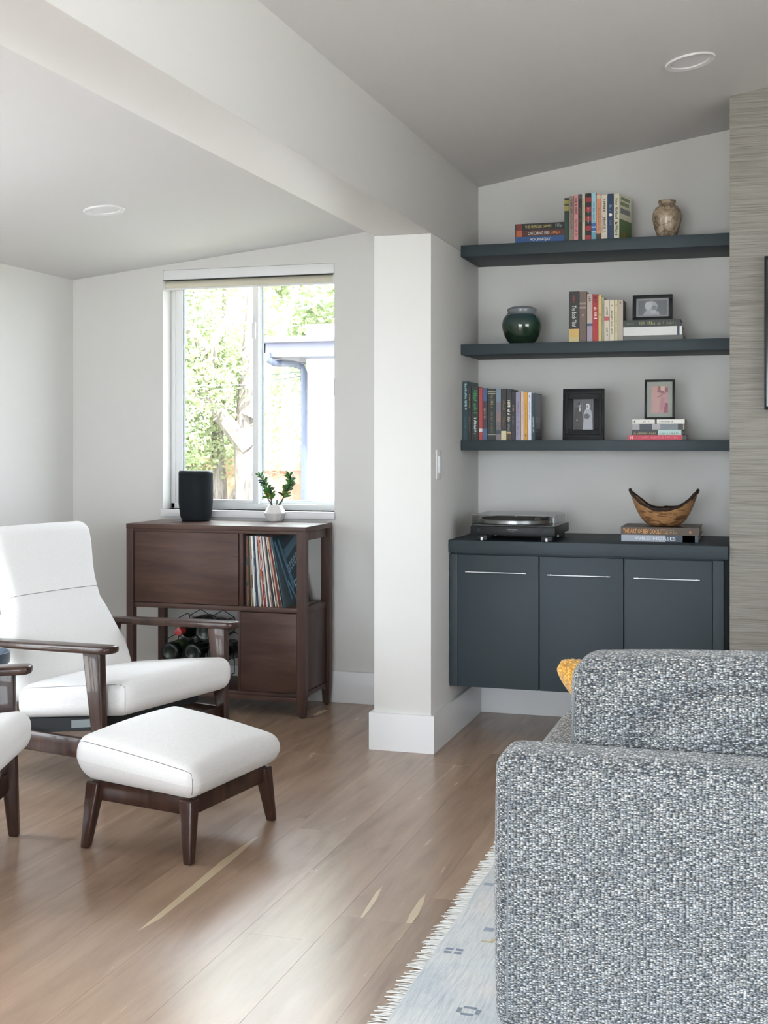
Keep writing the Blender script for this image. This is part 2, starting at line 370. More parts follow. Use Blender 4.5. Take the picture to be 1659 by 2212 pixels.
# glazed openings outside the picture
def side_window(name, pts_frame, panes):
    w = struct(put(name, None)); mb = MB()
    for q in pts_frame: mb.box(*q)
    mb.build('frame', white_vinyl, w)
    for q in panes: MB().box(*q).build('pane', glass, w)
t0 = 0.05
xa, xb = XL - 0.10, XL - 0.05; yy = [LY0 + (LY1 - LY0) * k / 3 for k in range(4)]
side_window('window_2', [(xa, xb, y - t0 / 2, y + t0 / 2, LZ0, LZ1) for y in yy] + [(xa, xb, LY0, LY1, LZ0, LZ0 + t0), (xa, xb, LY0, LY1, LZ1 - t0, LZ1)],
            [(xa + .02, xa + .026, yy[k] + t0 / 2, yy[k + 1] - t0 / 2, LZ0 + t0, LZ1 - t0) for k in range(3)])
ya, yb = YB - 0.10, YB - 0.05; xx = [RX0 + (RX1 - RX0) * k / 2 for k in range(3)]
side_window('door_1', [(x - t0 / 2, x + t0 / 2, ya, yb, RZ0, RZ1) for x in xx] + [(RX0, RX1, ya, yb, RZ0, RZ0 + t0), (RX0, RX1, ya, yb, RZ1 - t0, RZ1)],
            [(xx[k] + t0 / 2, xx[k + 1] - t0 / 2, ya + .02, ya + .026, RZ0 + t0, RZ1 - t0) for k in range(2)])

xa, xb = XR + 0.05, XR + 0.10; yy = [GY0 + (GY1 - GY0) * k / 3 for k in range(4)]
side_window('window_3', [(xa, xb, y - t0 / 2, y + t0 / 2, GZ0, GZ1) for y in yy] + [(xa, xb, GY0, GY1, GZ0, GZ0 + t0), (xa, xb, GY0, GY1, GZ1 - t0, GZ1)],
            [(xa + .02, xa + .026, yy[k] + t0 / 2, yy[k + 1] - t0 / 2, GZ0 + t0, GZ1 - t0) for k in range(3)])

# recessed ceiling lights
def downlight(light, zf, sl, label):
    hx, hy, r = light; t = thing('recessed_ceiling_light', label, 'ceiling light', (hx, hy, zf(hx)), group='recessed ceiling lights'); t.rotation_euler = (0, -math.atan(sl), 0)
    MB().lathe([(r, 0.0), (r, -0.004), (r * 0.97, -0.007), (r * 0.76, -0.004), (r * 0.72, 0.004), (r * 0.75, 0.008)], 40).build('trim_ring', trim_m, t, smooth=True)
    mb = MB(); n = 36; prof = [(r * 0.72, 0.003), (r * 0.66, 0.05), (r * 0.62, 0.085)]
    vs = []; fs = []
    for rr, z in prof:
        for k in range(n): vs.append((rr * math.cos(2 * PI * k / n), rr * math.sin(2 * PI * k / n), z))
    for i in range(2):
        for k in range(n): fs.append((i * n + k, i * n + (k + 1) % n, (i + 1) * n + (k + 1) % n, (i + 1) * n + k))
    mb.add(vs, fs).build('baffle', trim_m, t, smooth=True)
    MB().lathe([(r * 0.63, 0.080), (r * 0.63, 0.086)], 32).build('lens', mat('frosted_lens', (0.75, 0.75, 0.74), 0.4), t)
downlight(LIGHT_L, zl, 0.1066, 'white recessed ceiling light above the white armchairs'); downlight(LIGHT_R, zr, 0.165, 'white recessed ceiling light above the dark floating shelves')

# roller blind
t = thing('roller_blind', 'white roller blind with beige fabric rolled up at the window top', 'blind', ((WX0 + WX1) / 2, YW + 0.02, WZ1))
w2 = (WX1 - WX0) / 2 - 0.002
MB().box(-w2, w2, -0.022, 0.05, -0.048, -0.001).build('fascia', trim_m, t, bevel=0.002)
MB().box(-w2 + .001, w2 - .001, -0.0215, 0.045, -0.052, -0.0495).build('shade_strip', mat('painted_gap_shade', (0.05, 0.05, 0.05), 0.8), t)  # solid dark strip, the shade below the fascia put in as colour
mb = MB(); mb.tube([(-w2 + .006, 0.012, -0.071), (w2 - .006, 0.012, -0.071)], 0.0235, 24); mb.build('fabric_roll', mat('beige_blind_fabric', srgb(206, 200, 182), 0.9), t, smooth=True)
MB().box(-w2 + .004, w2 - .004, -0.018, -0.010, -0.097, -0.088).build('bottom_bar', trim_m, t, bevel=0.0015)
MB().box(-w2, -w2 + .004, -0.02, 0.04, -0.098, -0.053).build('bracket', trim_m, t); MB().box(w2 - .004, w2, -0.02, 0.04, -0.098, -0.053).build('bracket', trim_m, t)

# ------------------------------------------------------------------ outside the window
GZ = -0.75
gm = mat('lawn', (0.16, 0.24, 0.07), 0.9); gv = coords(gm, (1, 1, 1)); L(gm, ramp(gm, noise(gm, gv, 3, 5), [(0.3, (0.15, 0.15, 0.10)), (0.7, (0.24, 0.235, 0.16))]), BS(gm).inputs['Base Color'])
g = MB(); g.add([(-40, 6.2, GZ), (40, 6.2, GZ), (40, 40, GZ), (-40, 40, GZ)], [(0, 1, 2, 3)]); struct(g.build('ground', gm))
pav = paint('bounce_concrete', (0.55, 0.54, 0.52), 0.8)
g = MB(); g.add([(-40, -30, GZ), (40, -30, GZ), (40, 6.2, GZ), (-40, 6.2, GZ)], [(0, 1, 2, 3)]); struct(g.build('ground_bounce', pav))  # unseen pale paving, added to bounce neutral daylight up to the ceilings
cedar = wood('cedar_boards', srgb(168, 122, 102), srgb(180, 134, 114), srgb(190, 146, 126), 0.8, 1.2, 2)
YF = 12.5; zt = PY(500, 986, YF).z
t = thing('wooden_fence', 'reddish cedar board fence at the far side of the yard outside the window', 'fence', (-6.4, YF, GZ))
x = -4.2; rng = random.Random(11); k = 0
while x < 2.6:
    w = 0.138; MB().box(x, x + w, 0, 0.018, 0.03, zt - GZ - rng.uniform(0, 0.025)).build('picket', cedar, t)
    x += w + 0.008
for z in (0.35, 1.02, 1.66): MB().box(-4.2, 2.6, -0.04, 0, z, z + 0.085).build('rail', cedar, t)
for x in (-4.0, -1.6, 0.8, 2.4): MB().box(x, x + 0.09, -0.11, -0.04, 0, 1.78).build('post', cedar, t)

# neighbouring house corner
YH, YE = 10.0, 9.55
hx = PY(661, 900, YH).x; t = thing('neighbor_house', 'white house corner with pale eave and downpipe outside the window', 'house', (hx, YH, GZ))
hw = paint('white_siding', (0.72, 0.73, 0.76), 0.8); fasc = paint('lavender_fascia', srgb(96, 96, 112), 0.6)
ez0 = PY(600, 771, YE).z - GZ; ez1 = PY(600, 728, YE).z - GZ; ex0 = PY(566, 750, YE).x - hx
MB().box(0, 4, 0, 2.2, 0, ez0 + 0.3).build('wall', hw, t)
MB().box(ex0, 4.3, YE - YH, YE - YH + 0.03, ez0, ez1 - 0.035).build('fascia', fasc, t)
MB().box(ex0 - 0.01, 4.3, YE - YH - 0.07, YE - YH + 0.02, ez1 - 0.05, ez1).build('gutter', fasc, t, bevel=0.01)
MB().box(ex0, ex0 + 0.03, YE - YH, 2.5, ez0, ez1 - 0.035).build('fascia', fasc, t)
for k in range(10): MB().box(ex0 + 0.03 + k * 0.06, ex0 + 0.085 + k * 0.06, YE - YH + 0.03, 2.45, ez0 + 0.01, ez0 + 0.03).build('soffit_board', fasc, t)
b = MB(); z2 = ez1 + 0.25; b.add([(ex0, YE - YH, ez1), (4.3, YE - YH, ez1), (4.3, 2.5, z2), (ex0, 2.5, z2), (ex0, YE - YH, ez1 - .04), (4.3, YE - YH, ez1 - .04), (4.3, 2.5, z2 - .04), (ex0, 2.5, z2 - .04)], [(0, 1, 2, 3), (4, 7, 6, 5), (0, 4, 5, 1), (1, 5, 6, 2), (2, 6, 7, 3), (3, 7, 4, 0)])
b.build('roof', mat('asphalt_roof', (0.25, 0.25, 0.27), 0.9), t)
dz = lambda y, Y: PY(600, y, Y).z - GZ
pipe = [(ex0 + 0.05, YE - YH - 0.02, ez0 + 0.03), (ex0 + 0.06, YE - YH - 0.02, dz(777, YE)), (ex0 + 0.10, YE - YH + 0.02, dz(784, YE)), (-0.07, -0.09, dz(789, YH)), (-0.015, -0.05, dz(795, YH)), (0.0, -0.045, dz(806, YH)), (0.0, -0.045, 0.1)]
MB().tube(pipe, 0.028, 10).build('downpipe', mat('grey_pipe', srgb(60, 66, 84), 0.5), t, smooth=True)

# the big tree
def leaf_mat():
    m = mat('sunlit_leaves', (0.3, 0.42, 0.1), 0.6); v = coords(m, (1, 1, 1)); f = noise(m, v, 2.5, 3)
    L(m, ramp(m, f, [(0.3, (0.16, 0.22, 0.11)), (0.55, (0.30, 0.35, 0.21)), (0.75, (0.44, 0.48, 0.32))]), BS(m).inputs['Base Color'])
    nt = m.node_tree; tr = N(m, 'ShaderNodeBsdfTranslucent'); tr.inputs[0].default_value = (0.42, 0.47, 0.26, 1); mx = N(m, 'ShaderNodeMixShader'); mx.inputs[0].default_value = 0.35
    L(m, BS(m).outputs[0], mx.inputs[1]); L(m, tr.outputs[0], mx.inputs[2]); L(m, mx.outputs[0], nt.nodes['Material Output'].inputs[0]); return m
leafm = leaf_mat(); bark = wood('grey_bark', srgb(96, 88, 84), srgb(128, 120, 116), srgb(150, 144, 140), 0.9, 3, 2)
def blob_leaves(mb, c, R, n, size, rng):
    for _ in range(n):
        d = Vector((rng.gauss(0, 1), rng.gauss(0, 1), rng.gauss(0, 1))).normalized() * R * rng.uniform(0.35, 1.0) ** 0.6
        p = c + Vector((d.x, d.y, d.z * 0.8)); a = Vector((rng.gauss(0, 1), rng.gauss(0, 1), rng.gauss(0, .6))).normalized(); e = a.cross(Vector((rng.gauss(0, 1), rng.gauss(0, 1), rng.gauss(0, 1)))).normalized()
        s = size * rng.uniform(0.6, 1.3); mb.add([p - a * s, p + e * s * 0.55, p + a * s, p - e * s * 0.55], [(0, 1, 2, 3)])
def tree(label, base, crown, limbs, rad, seed, n_blob, n_leaf, size):
    rng = random.Random(seed); t = thing('leafy_tree', label, 'tree', base, group='trees in the yard')
    MB().tube([(0, 0, 0), (0.03, 0, 1.0), (-0.05, 0.05, 2.0), (0.05, 0, 3.2), (0.12, 0, 4.6)], [rad, rad * 0.85, rad * 0.7, rad * 0.4, rad * 0.08], 12).build('trunk', bark, t, smooth=True)
    for pts, r in limbs: MB().tube(pts, [r * (1 - 0.75 * i / (len(pts) - 1)) for i in range(len(pts))], 8).build('branch', bark, t, smooth=True)
    mb = MB()
    for _ in range(n_blob):
        c = Vector([rng.uniform(*crown[k]) for k in range(3)]); blob_leaves(mb, c, rng.uniform(0.28, 0.62), n_leaf, size, rng)
    o = mb.build('foliage', leafm, t); o['kind'] = 'stuff'; return t
tc = PY(505, 900, 11.2)
tree('tall leafy tree with forking grey limbs beside the white house outside', (tc.x + 0.14, 11.2, GZ), ((-1.8, hx - 1.05 - tc.x - 0.14), (-1.0, 0.55), (1.7, 4.6)),
     [([(0, 0, 1.9), (-0.35, -0.2, 2.4), (-0.2, -0.3, 2.9), (0.25, -0.35, 3.6)], 0.09), ([(0.02, 0, 2.2), (0.25, 0.1, 2.8), (0.45, 0.2, 3.5)], 0.08), ([(-0.3, -0.2, 2.35), (-0.9, -0.3, 2.5), (-1.3, -0.3, 3.0)], 0.05), ([(-0.25, -0.3, 2.8), (-0.7, -0.35, 3.3), (-0.8, -0.3, 3.9)], 0.05)],
     0.15, 5, 62, 600, 0.029)
tree('lower bushy tree in front of the cedar fence', (tc.x - 0.35, 11.65, GZ), ((-1.3, hx - 1.05 - tc.x + 0.35), (-0.4, 0.1), (1.75, 2.9)), [([(0, 0, 1.2), (0.3, -0.1, 1.6), (0.5, -0.2, 2.0)], 0.05), ([(0, 0, 1.3), (-0.4, -0.1, 1.8), (-0.8, 0, 2.2)], 0.05)], 0.09, 9, 20, 520, 0.028)
tree('broad pale tree behind the cedar fence', (tc.x + 1.2, 15.0, GZ), ((-3.2, 2.0), (-1.0, 1.0), (1.4, 6.0)), [([(0, 0, 2), (0.7, 0, 3.0), (1.2, 0, 4.2)], 0.1), ([(0, 0, 2.3), (-0.8, 0, 3.2), (-1.5, 0, 4.4)], 0.1)], 0.2, 21, 190, 240, 0.055)
for k, (ya_, yb_) in enumerate(((835, 812), (812, 803))):
    a = PY(380, ya_, 9.3 + 0.1 * k); c = PY(657, yb_, YH - 0.012); m_ = (a + c) / 2; m_.z -= 0.03; a2 = a - (c - a) * 1.2
    w = MB(); w.tube([a2, a, m_, c], 0.004, 6); o = w.build('power_wire', mat('grey_wire', (0.12, 0.13, 0.15), 0.6), smooth=True); tag(o, ('lower', 'upper')[k] + ' thin utility wire crossing in front of the tree outside', 'wire')

# ------------------------------------------------------------------ alcove: floating shelves, cabinet
SY = PX(995, 745, XC).y
shelf_top = []
names = ['topmost', 'middle', 'lowest']
for k, (yt, yb_, yr) in enumerate(((530, 555, 503), (745, 768, 729), (951, 973, 950.5))):
    z1 = (PY(995, yt, SY).z + PY(1573, yr, SY).z) / 2; z0 = z1 - (PY(995, yt, SY).z - PY(995, yb_, SY).z); shelf_top.append(z1)
    o = MB().box(XC + 0.0005, XB - 0.001, SY, YW, z0, z1).build('floating_shelf', slate, bevel=0.0015)
    tag(o, ['topmost dark slate floating shelf holding a stone vase', 'middle dark slate floating shelf holding a green jar', 'lowest dark slate floating shelf holding two photo frames'][k], 'shelf', 'floating shelves in the alcove')
CY = PX(969, 1180, XC).y; CZ1 = PY(968, 1166, CY).z; CZ0 = PY(968, 1193, CY).z; CB = PY(972, 1481, CY).z
o = MB().box(XC + 0.0005, XB - 0.004, CY - 0.006, YW, CZ0, CZ1).build('countertop', slate, bevel=0.002); tag(o, 'thick dark slate worktop carrying the turntable', 'worktop')
cab = thing('wall_cabinet', 'wall-hung dark slate cabinet with three doors under the worktop', 'cabinet', (XC, CY, CB)); hcb = CZ0 - CB
lx = lambda px: PY(px, 1300, CY).x - XC
MB().box(0.004, lx(1563), 0.022, YW - CY, 0.0, hcb - 0.0005).build('body', slate, cab, bevel=0.001)
MB().box(0.004, lx(988.5), 0.0, 0.022, 0.0, hcb - 0.006).build('end_panel', slate, cab, bevel=0.001)
MB().box(lx(1540), lx(1563), 0.0, 0.022, 0.0, hcb - 0.006).build('end_panel', slate, cab, bevel=0.001)
MB().box(lx(1563) + .002, XB - XC - 0.003, 0.03, 0.05, 0, hcb - 0.001).build('gap_strip', mat('black_gap', (0.015, 0.018, 0.02), 0.8), cab)  # black strip set back in the gap between cabinet and block
for x0, x1, h0, h1 in ((988.5, 1164, 1007, 1138), (1165, 1347, 1183, 1319), (1348, 1539, 1370, 1512)):
    d = MB().box(lx(x0) + 0.0015, lx(x1) - 0.0015, 0.0, 0.021, 0.0, hcb - 0.008).build('door', slate, cab, bevel=0.001)
    hz = PY((h0 + h1) / 2, (1237.5, 1244.5, 1251.5)[(x0 > 1100) + (x0 > 1300)], CY - .02).z - CB; a, c = lx(h0), lx(h1)
    hb = MB(); hb.box(a, c, -0.018, -0.013, hz - 0.0015, hz + 0.0015).box(a + .01, a + .015, -0.014, 0, hz - .002, hz + .002).box(c - .015, c - .01, -0.014, 0, hz - .002, hz + .002); hb.build('handle', steel, d)

# television edge on the media wall
tvx = PY(1651, 700, YBK - 0.06).x; tz0, tz1 = PY(1651, 885, YBK - 0.06).z, PY(1651, 553, YBK - 0.06).z
t = thing('television', 'flat black television mounted on the grasscloth wall', 'television', (tvx, YBK, tz0)); tw = (tz1 - tz0) * 1.72
MB().box(0, tw, -0.062, -0.03, 0, tz1 - tz0).build('housing', black_pl, t, bevel=0.003); MB().box(0.008, tw - .008, -0.0635, -0.0618, 0.012, tz1 - tz0 - 0.008).build('screen', mat('tv_screen', (0.006, 0.007, 0.008), 0.12), t)
MB().box(tw / 2 - 0.2, tw / 2 + 0.2, -0.03, 0, 0.2, 0.42).build('wall_mount', black_matte, t)

# ------------------------------------------------------------------ books
brng = random.Random(5)
page_m = mat('book_pages', srgb(214, 206, 188), 0.9)
def book(label, w, d, h, col, loc, rot=(0, 0, 0), group=None, bands=(), texts=(), marks=(), side=None, hard=True, dot=None):
    """upright book, spine facing -Y, base centre of the spine at the origin; bands (z0,z1,colour) as fractions of the height;
    texts (string, z_start fraction from the top, length fraction, height fraction of w, offset fraction, colour); marks likewise without a string"""
    t = put('book', None, loc=loc, rot=rot); tag(t, label, 'book', group); cm = flat(col, 0.45)
    c = 0.0022 if hard else 0.0008; hw = w / 2; mb = MB()
    mb.box(-hw, hw, 0, c, 0, h).box(-hw, -hw + c, c, d, 0, h).box(hw - c, hw, c, d, 0, h); co = mb.build('cover', cm, t)
    ins = 0.003 if hard else 0.0003
    MB().box(-hw + c, hw - c, c, d - ins - .001, ins, h - ins).build('pages', page_m, t)
    e = -0.0003
    for z0, z1, bc in bands: mb = MB(); mb.add([(-hw, e, z0 * h), (hw, e, z0 * h), (hw, e, z1 * h), (-hw, e, z1 * h)], [(0, 1, 2, 3)]); mb.build('spine_band', flat(bc, 0.45), co)
    e = -0.0006
    for s, zs, ln, fh, off, tc_ in texts: lettering('spine_title', s, flat(tc_, 0.45), co, (-hw + w * off, e, h * (1 - zs)), (0, 0, -1), (1, 0, 0), h * ln, w * fh)
    for zs, ln, fh, off, tc_ in marks: scribble('spine_print', flat(tc_, 0.45), co, (-hw + w * off, e, h * (1 - zs)), (0, 0, -1), (1, 0, 0), h * ln, w * fh, brng)
    if dot:
        me = bpy.data.meshes.new('spine_dot'); me.from_pydata([(w * .3 * math.cos(2 * PI * k / 20), e, h * dot + w * .3 * math.sin(2 * PI * k / 20)) for k in range(20)], [], [tuple(range(20))]); put('spine_dot', me, flat(W_), co)
    if side:
        for (y0, y1, z0, z1, sc) in side:
            mb = MB(); mb.add([(hw + .0004, y0 * d, z0 * h), (hw + .0004, y1 * d, z0 * h), (hw + .0004, y1 * d, z1 * h), (hw + .0004, y0 * d, z1 * h)], [(0, 1, 2, 3)]); mb.build('cover_print', flat(sc, 0.45), co)
    return t
def row(specs, shelf, Y, group, ybase):
    z = shelf_top[shelf] if shelf < 3 else CZ1
    for s in specs:
        x0, x1, yt, depth, col, label, kw = s; Ys = Y + kw.pop('dy', 0.0)
        a, c = PY(x0, yt, Ys), PY(x1, yt, Ys); rz = kw.pop('rz', 0.0)
        book(label, c.x - a.x - 0.0006, depth, a.z - z, col, ((a.x + c.x) / 2, Ys, z + 0.0002), (0, 0, rz), group, **kw)
W_, K_, G_ = (225, 222, 212), (22, 24, 26), (190, 150, 70)
BY = SY + 0.028
row([
 (1219, 1229, 428, .13, (28, 52, 40), 'dark green book with gold spine labels beside the stacked paperbacks', dict(bands=[(.86, .95, (150, 140, 70)), (.70, .82, (150, 140, 70))])),
 (1229.6, 1239.7, 424, .13, (140, 122, 112), 'taupe paperback beside the thin pink book on the top shelf', dict(hard=False, marks=[(.08, .3, .45, .25, (60, 50, 46)), (.42, .3, .4, .25, (70, 58, 54))])),
 (1240, 1249, 422, .13, (205, 138, 136), 'thin pink paperback on the top shelf', dict(hard=False, marks=[(.06, .36, .5, .25, (70, 36, 40)), (.52, .4, .4, .3, (110, 60, 62))])),
 (1249.4, 1257, 420, .13, (24, 28, 32), 'black paperback between the pink and the cream books', dict(hard=False, bands=[(.9, .98, (60, 74, 84))], marks=[(.3, .3, .4, .3, (90, 80, 60))])),
 (1257.4, 1264, 419.5, .13, (196, 188, 160), 'slim cream book left of the red and black banded one', dict(hard=False, marks=[(.1, .5, .3, .35, (130, 124, 90))])),
 (1264.6, 1277, 418, .14, (30, 26, 28), 'red and black banded book on the top shelf', dict(bands=[(.01 + k * .2, .11 + k * .2, (160, 40, 50)) for k in range(5)], marks=[(.3, .12, .2, .4, (200, 196, 190)), (.5, .14, .2, .4, (200, 196, 190))])),
 (1277.4, 1288, 416.5, .14, (150, 190, 202), 'light blue paperback on the top shelf', dict(hard=False, bands=[(.0, .16, (96, 152, 172)), (.2, .26, (40, 90, 150)), (.29, .36, (52, 100, 170))], marks=[(.2, .45, .4, .3, (84, 130, 150))])),
 (1288.4, 1298, 419, .13, (204, 140, 106), 'salmon orange paperback on the top shelf', dict(hard=False, bands=[(0, .14, (60, 54, 40)), (.9, .97, (210, 190, 170))], marks=[(.3, .5, .35, .3, (160, 100, 74))])),
 (1299, 1312, 422, .13, (206, 196, 178), 'cream book with black print left of the navy one', dict(hard=False, marks=[(.08, .3, .4, .3, (40, 38, 36)), (.5, .34, .4, .35, (50, 46, 44)), (.45, .4, .14, .1, (120, 112, 100))])),
 (1312.4, 1325, 419, .14, (20, 48, 84), 'navy blue book with a white dot on its spine', dict(dot=.54, marks=[(.24, .14, .5, .25, (110, 140, 160)), (.56, .12, .5, .25, (80, 104, 130))])),
 (1325.4, 1338, 419, .135, (210, 206, 184), 'cream book with a green illustrated cover at the end of the top row', dict(rz=-.26, hard=False, marks=[(.1, .16, .4, .3, (70, 100, 60)), (.3, .62, .5, .25, (26, 26, 24))],
   side=[(0, 1, 0, .45, (84, 108, 62)), (0.1, .9, .58, .70, (120, 122, 124)), (.1, .8, .76, .84, (120, 134, 96)), (.15, .85, .88, .95, (120, 134, 96)), (.25, .5, 0, .2, (176, 142, 50))])),
], 0, BY, 'books standing on the top shelf', 515)

def stack(specs, base_z, Y, group):
    z = base_z
    for x0, x1, hgt, depth, col, label, kw in specs:
        a, c = PY(x0, 900, Y), PY(x1, 900, Y); ln = c.x - a.x; Yk = Y + kw.pop('dy', 0); sk = kw.pop('rz', 0.0)
        b_ = book(label, hgt - 0.0006, depth, ln, col, (c.x, Yk, z + hgt / 2), (0, 0, 0), group, **kw)
        b_.rotation_euler = Matrix.Rotation(sk, 3, 'Z').to_4x4().to_euler() if False else (0, -PI / 2, sk); z += hgt
    return z
k1 = (PY(1165, 482, BY).z - shelf_top[0]) / 3
stack([
 (1113, 1219, k1, .135, (34, 78, 134), 'blue book at the bottom of the three stacked novels', dict(texts=[('MOCKINGJAY', .30, .42, .55, .2, W_)])),
 (1113, 1219.5, k1, .135, (74, 32, 24), 'dark red book in the middle of the three stacked novels', dict(texts=[('CATCHING FIRE', .26, .44, .5, .22, W_)], bands=[(.86, .98, (176, 92, 50))], marks=[(.74, .18, .5, .22, (190, 110, 60))])),
 (1113, 1219, k1, .135, (20, 26, 28), 'black book at the top of the three stacked novels', dict(texts=[('THE HUNGER GAMES', .20, .54, .42, .28, (214, 190, 110))], bands=[(.86, .98, (120, 44, 36))], marks=[(.82, .14, .6, .2, (120, 124, 124))])),
], shelf_top[0] + .0003, BY, 'stacked novels on the top shelf')

row([
 (1229, 1251, 630, .15, (24, 24, 26), 'thick black book with white title and yellow foot on the middle shelf', dict(bands=[(.0, .1, (200, 186, 130)), (.1, .26, (206, 170, 96))], texts=[('The Book Thief', .28, .42, .42, .3, (235, 232, 226))], marks=[(.08, .14, .25, .35, (150, 50, 40))])),
 (1251.4, 1267, 630, .15, (104, 86, 76), 'brown book beside the thick black one', dict(bands=[(.74, .78, (150, 134, 120)), (.66, .70, (150, 134, 120))], marks=[(.45, .06, .3, .35, (210, 204, 196))])),
 (1268, 1280, 635, .13, (184, 166, 158), 'pale pinkish paperback left of the red one', dict(hard=False, bands=[(.33, .38, (70, 88, 120)), (0, .33, (160, 146, 160))], marks=[(.05, .12, .45, .25, (90, 80, 80))])),
 (1280.3, 1292, 636, .13, (166, 34, 38), 'bright red paperback on the middle shelf', dict(hard=False, marks=[(.03, .1, .6, .2, (90, 20, 24)), (.15, .06, .7, .15, (34, 26, 26)), (.27, .2, .55, .2, (224, 190, 180)), (.48, .05, .6, .2, (226, 206, 200))])),
 (1292.4, 1300, 638, .13, (206, 176, 116), 'thin yellow paperback on the middle shelf', dict(hard=False, marks=[(.4, .04, .5, .25, (70, 60, 40))])),
 (1300.4, 1304.8, 642, .13, (164, 164, 136), 'very thin greenish booklet on the middle shelf', dict(hard=False, marks=[(.15, .5, .4, .3, (90, 96, 80))])),
 (1305.2, 1316.6, 648, .11, (206, 194, 174), 'cream paperback with a red patch on its spine', dict(hard=False, bands=[(.5, .6, (186, 84, 88))], marks=[(.16, .2, .3, .4, (70, 60, 56)), (.66, .2, .3, .4, (90, 80, 70))])),
 (1317, 1327, 648, .11, (212, 202, 180), 'cream paperback left of a thin yellowish one', dict(hard=False, marks=[(.1, .06, .4, .3, (50, 46, 44)), (.24, .6, .35, .3, (90, 82, 76))])),
 (1327.6, 1334.6, 648, .11, (196, 186, 142), 'thin yellowish paperback next to the taupe end book', dict(hard=False, marks=[(.1, .06, .4, .3, (50, 46, 44)), (.3, .5, .3, .35, (100, 92, 76))])),
 (1335.2, 1346, 648, .11, (172, 160, 146), 'taupe paperback with dark cover at the end of the middle row', dict(hard=False, marks=[(.05, .05, .4, .3, (40, 38, 36))], side=[(0, 1, 0, 1, (52, 50, 50))])),
], 1, BY, 'books standing on the middle shelf', 735)
zt1 = PY(1400, 691, BY).z - shelf_top[1]
st2 = stack([
 (1346.5, 1475, zt1 * .24, .16, (86, 88, 86), 'grey book under the thick white one on the middle shelf', dict(dy=0.004)),
 (1346.5, 1473, zt1 * .43, .15, (206, 206, 204), 'thick white book lying under the dark green one', dict(bands=[(.04, .08, (40, 50, 80))])),
 (1347, 1470, zt1 * .33, .15, (36, 46, 42), 'dark green book lying under the portrait frame', dict(rz=.02, marks=[(.06, .12, .4, .25, (80, 90, 80)), (.28, .42, .55, .2, (128, 128, 84)), (.76, .16, .4, .25, (110, 112, 90))])),
], shelf_top[1] + .0003, BY, 'books lying on the middle shelf')

